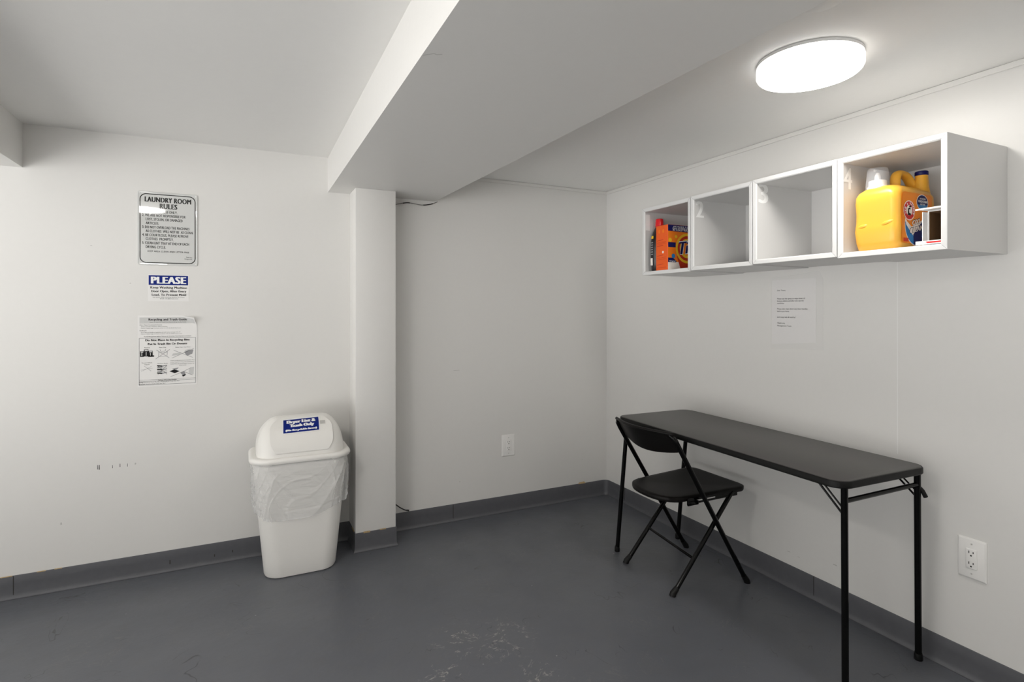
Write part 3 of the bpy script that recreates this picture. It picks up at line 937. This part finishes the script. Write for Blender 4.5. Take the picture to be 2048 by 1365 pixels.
# ------------------------------------------------------------------ folding chair
t = thing('folding_chair', 'black folding chair with curved backrest tucked under the far end of the table', 'chair', (-0.33, -1.09, 0))
YR_, YL_ = -1.297, -0.884
bm_pts = {}
def frame_line(y, q):     # long tube: q = 0 foot, 1 top
    if y == YR_: a, b_ = Vector((-0.141, -1.300, 0.0)), Vector((-0.573, -1.292, 0.712))
    else: a, b_ = Vector((-0.121, -0.886, 0.0)), Vector((-0.573, -0.884, 0.712))
    return a + (b_ - a) * q
for y in (YR_, YL_):
    bm = B()
    sgn = 1 if y == YR_ else -1
    pts = [frame_line(y, 0.03), frame_line(y, 0.5), frame_line(y, 0.955), frame_line(y, 0.992) + Vector((-0.001, 0.006 * sgn, 0)), frame_line(y, 1.012) + Vector((0.0, 0.022 * sgn, 0))]
    tube(bm, pts, 0.0108, 14)
    fl = obj('front_leg', bm, M['black'], t, True)
    bm = B()
    p = frame_line(y, 0)
    tube(bm, [p + Vector((0, 0, 0.0)), p + Vector((-0.004, 0, 0.012)), frame_line(y, 0.055)], 0.014, 12, rs=[0.0145, 0.0145, 0.012])
    obj('foot_cap', bm, M['rubber'], fl, True)
for y, foot, top_ in ((-1.25, Vector((-0.538, -1.243, 0.0)), Vector((-0.195, -1.262, 0.420))), (-0.90, Vector((-0.524, -0.894, 0.0)), Vector((-0.165, -0.915, 0.420)))):
    bm = B()
    tube(bm, [foot + (top_ - foot) * 0.03, top_], 0.0105, 14)
    rl = obj('rear_leg', bm, M['black'], t, True)
    bm = B()
    tube(bm, [foot, foot + Vector((0.004, 0, 0.012)), foot + (top_ - foot) * 0.075], 0.014, 12, rs=[0.0148, 0.0145, 0.012])
    obj('foot_cap', bm, M['rubber'], rl, True)
bm = B()
q = 0.36
a = Vector((-0.538, -1.243, 0)) + (Vector((-0.195, -1.262, 0.42)) - Vector((-0.538, -1.243, 0))) * 0.345
b_ = Vector((-0.524, -0.894, 0)) + (Vector((-0.165, -0.915, 0.42)) - Vector((-0.524, -0.894, 0))) * 0.375
tube(bm, [a, b_], 0.0065, 10)
obj('stretcher', bm, M['black'], t, True)
# seat: shallow moulded pan with a rounded back edge
def seat_outline(k=0.0):
    # local: X forward (to the table), Y across
    fr = 0.222 - k
    hw_f, hw_b = 0.182 - k, 0.160 - k
    pts = []
    # front right corner -> front left -> rear arc
    for cx_, cy_, a0, rr in ((fr - 0.045, hw_f - 0.045, 90, 0.045), (fr - 0.045, -(hw_f - 0.045), 0, 0.045)):
        for i in range(7):
            a_ = R(a0 - 90 * i / 6)
            pts.append((cx_ + rr * math.cos(a_), cy_ + rr * math.sin(a_)))
    for i in range(3): pts.append((0.10 - 0.10 * i, -(hw_f - (hw_f - hw_b) * (i + 1) / 4)))
    for i in range(21):
        th = R(-90 - 180 * i / 20)
        c_, s_ = math.cos(th), math.sin(th)
        pts.append((-0.135 + (0.115 - k) * -abs(c_) ** 0.85, hw_b * (abs(s_) ** 0.85) * (1 if s_ > 0 else -1)))
    for i in range(3): pts.append((-0.10 + 0.10 * i, hw_f - (hw_f - hw_b) * (3 - i) / 4))
    return pts
SCX, SCY, SZ = -0.325, -1.090, 0.432
def SP(x, y, z): return Vector((SCX + x, SCY + y, SZ + z + 0.02 * x))
bm = B()
def sring(k, dz): return [SP(x, y, dz) for x, y in seat_outline(k)]
rings = [sring(0.012, -0.022), sring(0.002, -0.021), sring(0.0, -0.014), sring(0.0, -0.003), sring(0.006, 0.0005), sring(0.02, 0.0)]
for q in (0.25, 0.45, 0.65, 0.82, 0.94):
    rings.append([SP(x * (1 - q), y * (1 - q), -0.010 * math.sin(math.pi / 2 * q)) for x, y in seat_outline(0.02)])
loft(bm, rings)
bmesh.ops.recalc_face_normals(bm, faces=bm.faces[:])
obj('seat', bm, M['blackmat'], t, True, 60)
# slotted steel rails under the seat
for y, s in ((-1.262, 1), (-0.922, -1)):
    bm = B()
    za = 0.402
    box(bm, (-0.470, y - 0.002, za - 0.004), (-0.165, y + 0.002, za + 0.004))
    box(bm, (-0.470, y - 0.002, za + 0.013), (-0.165, y + 0.002, za + 0.022))
    for xa, xb in ((-0.470, -0.415), (-0.30, -0.165)):
        box(bm, (xa, y - 0.002, za + 0.003), (xb, y + 0.002, za + 0.0135))
    obj('seat_rail', bm, M['black'], t)
    bm = B()
    box(bm, (-0.470, y - 0.006, 0.392), (-0.405, y + 0.003, 0.412), 0, 0.004, 2)
    obj('seat_bracket', bm, M['black'], t, True)
# backrest: curved moulded panel bulging to the rear
bm = B()
nb = 22
rows_ = []
for j in range(9):
    v = j / 8
    row = []
    for i in range(nb + 1):
        u_ = i / nb
        s_ = math.sin(math.pi * u_)
        ztop = 0.7245 + 0.003 * s_
        zbot = 0.645 - 0.028 * s_ ** 0.8
        z = zbot + (ztop - zbot) * v
        y = -1.288 + (-0.888 + 1.288) * u_
        xl = -0.573 + (0.712 - z) * 0.618         # follows the slope of the tubes
        x = xl + 0.004 - 0.052 * s_ ** 1.1
        row.append(Vector((x, y, z)))
    rows_.append(row)
fr_ = [[bm.verts.new(p) for p in row] for row in rows_]
bk_ = [[bm.verts.new(p + Vector((0.011, 0, 0.004))) for p in row] for row in rows_]
for j in range(8):
    for i in range(nb):
        bm.faces.new((fr_[j][i], fr_[j][i + 1], fr_[j + 1][i + 1], fr_[j + 1][i]))
        bm.faces.new((bk_[j][i + 1], bk_[j][i], bk_[j + 1][i], bk_[j + 1][i + 1]))
for i in range(nb):
    bm.faces.new((fr_[0][i + 1], fr_[0][i], bk_[0][i], bk_[0][i + 1]))
    bm.faces.new((fr_[8][i], fr_[8][i + 1], bk_[8][i + 1], bk_[8][i]))
for j in range(8):
    bm.faces.new((fr_[j][0], fr_[j + 1][0], bk_[j + 1][0], bk_[j][0]))
    bm.faces.new((fr_[j + 1][nb], fr_[j][nb], bk_[j][nb], bk_[j + 1][nb]))
bmesh.ops.recalc_face_normals(bm, faces=bm.faces[:])
br = obj('backrest', bm, M['blackmat'], t, True, 50)
bm = B()
tube(bm, [p + Vector((0.001, 0, 0.002)) for p in rows_[8]], 0.0075, 10)
tube(bm, [p + Vector((0.000, 0, 0.012)) for p in rows_[0]], 0.0035, 8)
obj('rolled_edge', bm, M['blackmat'], br, True)

# ------------------------------------------------------------------ wall cabinets
CAB = {}
names_ = {1: 'small white open wall cabinet numbered 1, nearest the room corner', 2: 'empty white open wall cabinet numbered 2, second from the room corner',
          3: 'empty white open wall cabinet numbered 3, third from the room corner', 4: 'white open wall cabinet numbered 4, holding the big yellow jug'}
XF, TH = -0.352, 0.0185
for n, (ya, yb, za, zb_) in {1: (-0.810, -1.156, 1.4455, 1.7945), 2: (-1.160, -1.508, 1.4490, 1.7970), 3: (-1.512, -1.871, 1.4530, 1.7995), 4: (-1.875, -2.2148, 1.4480, 1.7985)}.items():
    t = thing('wall_cabinet', names_[n], 'cabinet', (0, (ya + yb) / 2, za), 'open wall cabinets in a row')
    bm = B()
    box(bm, (XF + 0.004, yb, za), (-0.0005, yb + TH, zb_))
    box(bm, (XF + 0.004, ya - TH, za), (-0.0005, ya, zb_))
    box(bm, (XF + 0.004, yb + TH, za), (-0.0005, ya - TH, za + TH))
    box(bm, (XF + 0.004, yb + TH, zb_ - TH), (-0.0005, ya - TH, zb_))
    obj('carcass', bm, M['cab'], t)
    bm = B()
    box(bm, (-0.012, yb + TH, za + TH), (-0.0015, ya - TH, zb_ - TH))
    obj('back_panel', bm, M['cab'], t)
    # mitred front edge, chamfered to the inside
    bm = B()
    def rq(k, x): return [Vector((x, ya - k, za + k)), Vector((x, yb + k, za + k)), Vector((x, yb + k, zb_ - k)), Vector((x, ya - k, zb_ - k))]
    rs_ = [rq(0.0, XF + 0.004), rq(0.0, XF + 0.0008), rq(0.0012, XF), rq(TH - 0.004, XF + 0.001), rq(TH, XF + 0.004)]
    loft(bm, rs_, False)
    # mitre joints
    bmesh.ops.recalc_face_normals(bm, faces=bm.faces[:])
    for (sy, sz) in ((1, 1), (1, -1), (-1, 1), (-1, -1)):
        y_o, y_i = (ya, ya - TH) if sy > 0 else (yb, yb + TH)
        z_o, z_i = (zb_, zb_ - TH) if sz > 0 else (za, za + TH)
        dd = 0.0006
        quad(bm, [Vector((XF - 0.0002, y_o - dd * sy, z_o)), Vector((XF - 0.0002, y_o, z_o - dd * sz)), Vector((XF + 0.0008, y_i, z_i - dd * sz)), Vector((XF + 0.0008, y_i - dd * sy, z_i))], 1)
    obj('front_edge', bm, [M['cabedge'], M['inkgrey']], t)
    CAB[n] = (ya, yb, za, zb_)
    xa, xb, zc, zd = {1: (-0.3463, -0.318, 1.680, 1.764), 2: (-0.338, -0.288, 1.698, 1.773), 3: (-0.341, -0.283, 1.706, 1.783), 4: (-0.3475, -0.300, 1.692, 1.766)}[n]
    bm = B()
    text(bm, str(n), (xa, ya - TH - 0.0006, zc), RX, UZ, xb - xa, zd - zc, 2 if n != 4 else 1)
    o = obj('number', bm, M['num'], t)
    o['label'] = 'white vinyl numeral %d' % n

# ------------------------------------------------------------------ things in cabinet 1
fz = CAB[1][2] + TH + 0.0005
# powder carton
BX0, BX1, BY0, BY1, BZ1 = -0.335, -0.125, -0.985, -0.897, 1.692
t = thing('detergent_carton', 'orange laundry powder carton with yellow and red bullseye in cabinet 1', 'detergent box', ((BX0 + BX1) / 2, (BY0 + BY1) / 2, fz))
bm = B()
box(bm, (BX0, BY0, fz), (BX1, BY1, BZ1), 0, 0.0015, 1)
obj('carton', bm, M['tideorange'], t)
def F(a, b_, e): return Vector((BX0 + a * (BX1 - BX0), BY0 - e, fz + b_ * (BZ1 - fz)))     # front panel (faces the neighbouring cabinet)
Fp = lambda e: (lambda a, b_: F(a, b_, e))
bm = B()
poly(bm, [(0.005, 0.86), (0.995, 0.84), (0.995, 0.995), (0.005, 0.995)], Fp(0.0003), 0)
poly(bm, [(0.005, 0.18), (0.995, 0.18), (0.995, 0.835), (0.005, 0.855)], Fp(0.0003), 1)
poly(bm, [(0.005, 0.005), (0.995, 0.005), (0.995, 0.18), (0.005, 0.18)], Fp(0.0003), 2)
# red sweep behind the bullseye
poly(bm, [(0.40, 0.005), (0.995, 0.005), (0.995, 0.83), (0.60, 0.83), (0.42, 0.72), (0.30, 0.50), (0.28, 0.30)], Fp(0.0005), 3)
poly(bm, [(0.005, 0.50), (0.24, 0.50), (0.24, 0.61), (0.005, 0.61)], Fp(0.0006), 0)
poly(bm, [(0.005, 0.27), (0.16, 0.27), (0.26, 0.20), (0.26, 0.17), (0.005, 0.17)], Fp(0.0006), 4)
circ = lambda cx_, cy_, ra, rb: [(cx_ + ra * math.cos(R(k * 10)), cy_ + rb * math.sin(R(k * 10))) for k in range(36)]
poly(bm, circ(0.17, 0.31, 0.055, 0.05), Fp(0.0008), 5)
for cx_, cy_, rr in ((0.07, 0.66, 0.05), (0.25, 0.74, 0.04)):
    poly(bm, circ(cx_, cy_, rr, rr * 0.9), Fp(0.0005), 6)
k_ = (BX1 - BX0) / (BZ1 - fz)
for rr, mi, e in ((0.36, 6, 0.0008), (0.30, 3, 0.0010), (0.235, 6, 0.0012), (0.17, 1, 0.0014)):
    poly(bm, circ(0.60, 0.49, rr, rr * k_), Fp(e), mi)
obj('front_print', bm, [M['navy'], M['tidebright'], M['pink'], M['tidered'], M['navy'], M['skyblue'], M['tideyellow']], t)
bm = B()
fo = lambda a, b_, e: F(a, b_, e)
text(bm, 'Tide', F(0.28, 0.33, 0.0018), Vector((0.99, 0, 0.13)), Vector((0.18, 0, 0.98)), 0.155, 0.072, 3, 2)
text(bm, 'Tide', F(0.29, 0.345, 0.0021), Vector((0.99, 0, 0.13)), Vector((0.18, 0, 0.98)), 0.148, 0.064, 2, 0)
for s, z, a0, a1 in (('ATTACKS 7 DAY', 0.945, 0.16, 0.74), ('OLD STAINS EVEN', 0.905, 0.14, 0.74), ('IN COLD WATER', 0.868, 0.15, 0.74)):
    text(bm, s, F(a0, z, 0.0009), RX, UZ, (a1 - a0) * (BX1 - BX0), 0.0072, 2, 1)
text(bm, 'Original', F(0.04, 0.185, 0.0010), RX, UZ, 0.04, 0.006, 2, 1)
obj('lettering', bm, [M['navy'], M['whiteink'], M['whiteink']], t)
bm = B()
def S(b_, z, e=0.0004): return Vector((BX0 - e, BY1 + b_ * (BY0 - BY1), fz + z * (BZ1 - fz)))
for z0_, h_ in ((0.66, 0.012), (0.62, 0.006), (0.60, 0.006), (0.575, 0.006), (0.535, 0.012), (0.32, 0.010), (0.27, 0.006), (0.235, 0.006), (0.12, 0.010), (0.05, 0.008)):
    bb = 0.85 if h_ < 0.01 else 0.62
    quad(bm, [S(0.08, z0_), S(bb, z0_ + 0.012), S(bb, z0_ + h_ + 0.012), S(0.08, z0_ + h_)], 0)
poly(bm, circ(0.60, 0.40, 0.07, 0.028), lambda a, b_: S(a, b_, 0.0006), 1)
for a in (0.28, 0.62): poly(bm, circ(a, 0.87, 0.07, 0.045), lambda q, r_: S(q, r_, 0.0006), 2)
obj('side_print', bm, [M['tidered'], M['pink'], M['tidebright']], t)
# dark bottle with red cap squeezed in beside the carton
bx, by = -0.285, -0.8655
t = thing('laundry_bottle', 'dark slim bottle with bright red cap behind the orange carton in cabinet 1', 'bottle', (bx, by, fz))
bm = B()
def bs(hx, hy, z): return [Vector((bx + a, by + b_, fz + z)) for a, b_ in rrect(hx, hy, min(hx, hy) * 0.9, 6)]
loft(bm, [bs(0.040, 0.022, 0), bs(0.044, 0.025, 0.006), bs(0.047, 0.028, 0.06), bs(0.050, 0.0295, 0.11), bs(0.047, 0.0285, 0.155), bs(0.038, 0.025, 0.195), bs(0.026, 0.021, 0.222), bs(0.020, 0.019, 0.232)])
obj('body', bm, M['darkbottle'], t, True)
bm = B()
lathe(bm, [(0.0215, 0.228), (0.0215, 0.236), (0.020, 0.262), (0.0185, 0.272), (0.016, 0.274)], (bx, by, fz), 24)
obj('cap', bm, M['redcap'], t, True)['label'] = 'bright red cap'
bm = B()
def bq(b_, z): return Vector((bx - 0.0503 + 0.003 * abs(z - 0.11) / 0.11, by + b_, fz + z))
quad(bm, [bq(0.012, 0.030), bq(-0.004, 0.030), bq(-0.004, 0.068), bq(0.012, 0.068)], 0)
for z in (0.085, 0.097, 0.109, 0.121, 0.133, 0.145): quad(bm, [bq(0.010, z), bq(-0.008, z), bq(-0.008, z + 0.005), bq(0.010, z + 0.005)], 1)
quad(bm, [bq(0.006, 0.168), bq(-0.010, 0.168), bq(-0.010, 0.182), bq(0.006, 0.182)], 2)
obj('label_print', bm, [M['pink'], M['inkgrey'], M['tideyellow']], t)

# ------------------------------------------------------------------ things in cabinet 4
fz = CAB[4][2] + TH + 0.0005
JA = R(1.0)
JO = Vector((-0.320, -2.057, fz))              # near right-hand corner of the jug's foot
JX = Vector((math.cos(JA), math.sin(JA), 0))    # along the label panel, away from the camera
JY = Vector((-math.sin(JA), math.cos(JA), 0))   # across, towards the numbered panel
def J(x, y, z): return JO + JX * x + JY * y + Vector((0, 0, z))
JL, JW = 0.240, 0.148
t = thing('detergent_jug', 'big yellow detergent jug with clear cap and orange label in cabinet 4', 'detergent jug', J(JL / 2, JW / 2, 0))
def jr(z, kx0, kx1, ky, r): 
    hx, hy = (JL - kx0 - kx1) / 2, (JW - 2 * ky) / 2
    return [J(kx0 + hx + a, JW / 2 + b_, z) for a, b_ in rrect(hx, hy, r, 8)]
bm = B()
loft(bm, [jr(0.0, 0.014, 0.016, 0.012, 0.03), jr(0.004, 0.008, 0.010, 0.007, 0.026), jr(0.03, 0.002, 0.004, 0.002, 0.026), jr(0.07, -0.002, 0.002, -0.001, 0.026),
    jr(0.085, 0.000, 0.002, 0.000, 0.026), jr(0.098, 0.002, 0.002, 0.001, 0.026), jr(0.13, 0.003, 0.002, 0.001, 0.026), jr(0.165, 0.000, 0.002, 0.000, 0.026), jr(0.188, 0.001, 0.004, 0.001, 0.026),
    jr(0.203, 0.006, 0.012, 0.006, 0.032), jr(0.214, 0.016, 0.028, 0.018, 0.036), jr(0.221, 0.032, 0.050, 0.034, 0.036), jr(0.223, 0.06, 0.08, 0.05, 0.02)])
bmesh.ops.recalc_face_normals(bm, faces=bm.faces[:])
body = obj('body', bm, M['yellow'], t, True, 70)
# finger grips moulded in the end panel
for yc_, tilt in ((0.113, 0.10), (0.036, 0.22)):
    bm = B()
    rr_ = []
    for k in range(9):
        f_ = k / 8
        q = max(0.05, math.sin(math.pi * f_)) ** 0.6
        c_ = J(0.005, yc_ + 0.021 - 0.042 * f_, 0.083 + tilt * 0.05 * f_)
        rr_.append([c_ + JX * (-0.008 * q * math.cos(R(a))) + Vector((0, 0, 0.0085 * q ** 0.6 * math.sin(R(a)))) for a in range(0, 360, 20)])
    loft(bm, rr_)
    bmesh.ops.recalc_face_normals(bm, faces=bm.faces[:])
    obj('finger_grip', bm, M['yellow'], t, True)
# handle loop over the top
bm = B()
hp = bend([J(0.108, 0.066, 0.200), J(0.108, 0.066, 0.274), J(0.178, 0.066, 0.272), J(0.222, 0.060, 0.205)], 0.03, 6)
rings = []
for i, p in enumerate(hp):
    tg = (hp[min(i + 1, len(hp) - 1)] - hp[max(i - 1, 0)]).normalized()
    nn = JY.cross(tg).normalized()
    rings.append([p + JY * (0.017 * math.cos(R(a))) + nn * (0.0115 * math.sin(R(a))) for a in range(0, 360, 24)])
loft(bm, rings)
bmesh.ops.recalc_face_normals(bm, faces=bm.faces[:])
obj('handle', bm, M['yellow'], t, True, 70)
# rear filler neck with navy cap
bm = B()
c = J(0.212, 0.036, 0)
lathe(bm, [(0.027, 0.195), (0.022, 0.225), (0.0190, 0.268)], c, 24)
obj('neck', bm, M['yellow'], t, True)
bm = B()
lathe(bm, [(0.0190, 0.2675), (0.0202, 0.270), (0.0198, 0.281), (0.017, 0.283)], c, 24)
obj('vent_cap', bm, M['navy'], t, True)['label'] = 'small navy screw cap'
# white spout under a clear measuring cup
c = J(0.048, 0.090, 0)
bm = B()
lathe(bm, [(0.031, 0.210), (0.031, 0.222), (0.027, 0.224), (0.0265, 0.242), (0.023, 0.244), (0.010, 0.246), (0.009, 0.260), (0.005, 0.271), (0.002, 0.272)], c, 28)
obj('spout', bm, M['whiteink'], t, True)
bm = B()
lathe(bm, [(0.0365, 0.214), (0.0362, 0.222), (0.0330, 0.262), (0.0310, 0.281), (0.029, 0.285), (0.018, 0.286), (0.002, 0.286)], c, 36, caps=False)
obj('measuring_cup', bm, M['cupclear'], t, True)['label'] = 'clear plastic measuring cup over the spout'
# label panel on the long side
def LP(a, b_, e=0.0): return J(0.022 + 0.178 * a, -0.0012 - e, 0.020 + 0.170 * b_)
Lp = lambda e: (lambda a, b_: LP(a, b_, e))
asp = 0.178 / 0.170
bm = B()
f_ = poly(bm, [(0.5 + a, 0.5 + b_) for a, b_ in rrect(0.5, 0.5, 0.08, 5)], Lp(0.0008))
lab = obj('label', bm, M['orange'], t)
lab['label'] = 'orange printed label panel'
bm = B()
def cc(cx_, cy_, r_, e, mi, sx=1.0): poly(bm, [(cx_ + r_ * sx * math.cos(R(k * 10)), cy_ + r_ * asp * math.sin(R(k * 10))) for k in range(36)], Lp(e), mi)
def scal(cx_, cy_, r_, e, mi):
    poly(bm, [(cx_ + r_ * (1 + 0.05 * (k % 2)) * math.cos(R(k * 7.5)), cy_ + r_ * asp * (1 + 0.05 * (k % 2)) * math.sin(R(k * 7.5))) for k in range(48)], Lp(e), mi)
# lower swirl
cc(0.47, 0.36, 0.385, 0.0010, 4)
poly(bm, [(0.09, 0.40)] + [(0.47 + 0.37 * math.cos(R(k)), 0.36 + 0.37 * asp * math.sin(R(k))) for k in range(170, 300, 10)] + [(0.30, 0.20)], Lp(0.0012), 2)
poly(bm, [(0.47 + 0.37 * math.cos(R(k)), 0.36 + 0.37 * asp * math.sin(R(k))) for k in range(255, 395, 10)] + [(0.62, 0.42), (0.36, 0.18)], Lp(0.0014), 1)
poly(bm, [(0.10, 0.50)] + [(0.47 + 0.386 * math.cos(R(k)), 0.36 + 0.386 * asp * math.sin(R(k))) for k in range(150, 25, -10)] + [(0.70, 0.50), (0.30, 0.33), (0.16, 0.42)], Lp(0.0016), 0)
# emblem
cc(0.22, 0.64, 0.185, 0.0020, 4)
scal(0.22, 0.64, 0.165, 0.0022, 3)
cc(0.22, 0.64, 0.098, 0.0024, 4)
# arm raised with a hammer
poly(bm, [(0.17, 0.55), (0.25, 0.535), (0.275, 0.575), (0.215, 0.595), (0.205, 0.655), (0.255, 0.675), (0.245, 0.70), (0.175, 0.675)], Lp(0.0026), 5)
poly(bm, [(0.215, 0.70), (0.285, 0.715), (0.275, 0.742), (0.21, 0.73)], Lp(0.0026), 5)
poly(bm, [(0.236, 0.655), (0.252, 0.655), (0.256, 0.73), (0.24, 0.73)], Lp(0.0027), 5)
# navy almond badge
cc(0.66, 0.83, 0.152, 0.0018, 4, 1.30)
cc(0.66, 0.83, 0.140, 0.0020, 1, 1.30)
poly(bm, [(0.66 + 0.182 * math.cos(R(k)), 0.83 + 0.140 * asp * math.sin(R(k))) for k in range(200, 345, 8)], Lp(0.0022), 2)
# lower marks
poly(bm, [(0.80, 0.05), (0.96, 0.05), (0.96, 0.11), (0.80, 0.11)], Lp(0.0018), 1)
poly(bm, [(0.04, 0.03), (0.20, 0.03), (0.20, 0.10), (0.04, 0.10)], Lp(0.0018), 6)
random.seed(9)
for k in range(26):
    a_, b2 = random.uniform(0.60, 0.80), random.uniform(0.16, 0.46)
    if (a_ - 0.47) ** 2 + (b2 - 0.36) ** 2 < 0.12: cc(a_, b2, 0.012, 0.0020, 2)
obj('label_print', bm, [M['orange'], M['navy'], M['skyblue'], M['red'], M['pink'], M['ink'], M['tidered']], lab)
bm = B()
UL = Vector((0, 0, 1))
def lt(s, a, b_, wd, cap, wt, mi, e=0.003, tilt=0.0):
    text(bm, s, LP(a, b_, e), (JX + UL * tilt).normalized(), (UL + JX * (0.12 if tilt else 0)).normalized(), wd * 0.178, cap * 0.170, wt, mi)
lt('OXI', 0.30, 0.345, 0.26, 0.115, 3, 2, 0.0028, 0.22); lt('OXI', 0.305, 0.35, 0.25, 0.10, 2, 1, 0.0031, 0.22)
lt('CLEAN', 0.22, 0.185, 0.46, 0.115, 3, 2, 0.0028, 0.22); lt('CLEAN', 0.228, 0.192, 0.445, 0.10, 2, 1, 0.0031, 0.22)
lt('PLUS', 0.66, 0.285, 0.16, 0.045, 2, 0, 0.003, 0.22)
lt('ATTACKS', 0.56, 0.885, 0.20, 0.032, 2, 0); lt('TOUGH STAINS', 0.50, 0.825, 0.32, 0.044, 2, 0); lt('BETTER', 0.58, 0.775, 0.16, 0.032, 2, 0)
for s, rad in (('ARM & HAMMER', 0.112),):
    n_ = len(s)
    for i, ch in enumerate(s):
        if ch == ' ': continue
        th = R(205 - 230 * i / (n_ - 1))
        rr2 = Vector((math.sin(th), 0, -math.cos(th)))
        o_ = LP(0.22 + rad * math.cos(th), 0.64 + rad * asp * math.sin(th), 0.003)
        r2 = JX * math.sin(th) + UL * -math.cos(th)
        u2 = JX * math.cos(th) + UL * math.sin(th)
        text(bm, ch, o_ - r2 * 0.003, r2, u2, 0.0062, 0.0075, 2, 0)
obj('lettering', bm, [M['whiteink'], M['pink'], M['ink']], lab)

# opened white carton lying on its side
KX, KY0, KY1, KZ1 = -0.255, -2.192, -2.1125, fz + 0.118
t = thing('open_carton', 'opened white and red cardboard carton lying right of the yellow jug', 'box', (-0.16, -2.15, fz))
bm = B()
th = 0.0025
KXB = -0.05
box(bm, (KX, KY0, fz), (KXB, KY1, fz + th)); box(bm, (KX, KY0, KZ1 - th), (KXB, KY1, KZ1))
box(bm, (KX, KY1 - th, fz + th), (KXB, KY1, KZ1 - th)); box(bm, (KX, KY0, fz + th), (KXB, KY0 + th, KZ1 - th)); box(bm, (KXB - th, KY0 + th, fz + th), (KXB, KY1 - th, KZ1 - th))
obj('shell', bm, M['whiteink'], t)
bm = B()
i_ = 0.0003
def plate(lo, hi): box(bm, lo, hi)
plate((KX + 0.004, KY0 + th, KZ1 - th - 0.001), (KXB - th, KY1 - th, KZ1 - th - i_))
plate((KX + 0.004, KY1 - th - 0.001, fz + th), (KXB - th, KY1 - th - i_, KZ1 - th))
plate((KX + 0.004, KY0 + th + i_, fz + th), (KXB - th, KY0 + th + 0.001, KZ1 - th))
plate((KXB - th - 0.001, KY0 + th, fz + th), (KXB - th - i_, KY1 - th, KZ1 - th))
plate((KX + 0.004, KY0 + th, fz + th + i_), (KXB - th, KY1 - th, fz + th + 0.001))
obj('lining', bm, M['brown'], t)['label'] = 'brown cardboard inside'
def flap(pts, n_, mats, name, parent, red=None):
    bm = B()
    quad(bm, pts)
    bm.normal_update()
    bmesh.ops.solidify(bm, geom=bm.faces[:], thickness=0.002)
    return obj(name, bm, mats, parent)
flap([Vector((KX, KY1, KZ1)), Vector((KX, KY0, KZ1)), Vector((KX - 0.068, KY0, KZ1 - 0.002)), Vector((KX - 0.068, KY1, KZ1 - 0.002))], 0, M['whiteink'], 'top_flap', t)
bm = B()
box(bm, (KX - 0.0695, KY0, KZ1 - 0.0045), (KX - 0.068, KY1 + 0.0, KZ1 + 0.0005))
obj('flap_edge', bm, M['pink'], t)
flap([Vector((KX, KY1, fz + 0.004)), Vector((KX, KY1, KZ1 - 0.004)), Vector((KX - 0.022, KY1 + 0.003, KZ1 - 0.004)), Vector((KX - 0.022, KY1 + 0.003, fz + 0.004))], 0, M['whiteink'], 'side_flap', t)
bm = B()
quad(bm, [Vector((KX, KY1, fz + 0.003)), Vector((KX, KY0, fz + 0.003)), Vector((KX - 0.068, KY0, fz + 0.013)), Vector((KX - 0.068, KY1, fz + 0.013))])
bm.normal_update()
bmesh.ops.solidify(bm, geom=bm.faces[:], thickness=0.002)
obj('bottom_flap', bm, M['whiteink'], t)
bm = B()
quad(bm, [Vector((KX - 0.0684, KY1 - 0.034, fz + 0.0075)), Vector((KX - 0.0684, KY0, fz + 0.0075)), Vector((KX - 0.0684, KY0, fz + 0.0125)), Vector((KX - 0.0684, KY1 - 0.028, fz + 0.0125))])
quad(bm, [Vector((KX - 0.0680, KY1, fz + 0.004)), Vector((KX - 0.0680, KY0, fz + 0.004)), Vector((KX - 0.0680, KY0, fz + 0.0155)), Vector((KX - 0.0680, KY1, fz + 0.0155))], 1)
obj('printed_strip', bm, [M['red'], M['whiteink']], t)['label'] = 'red printed strip'
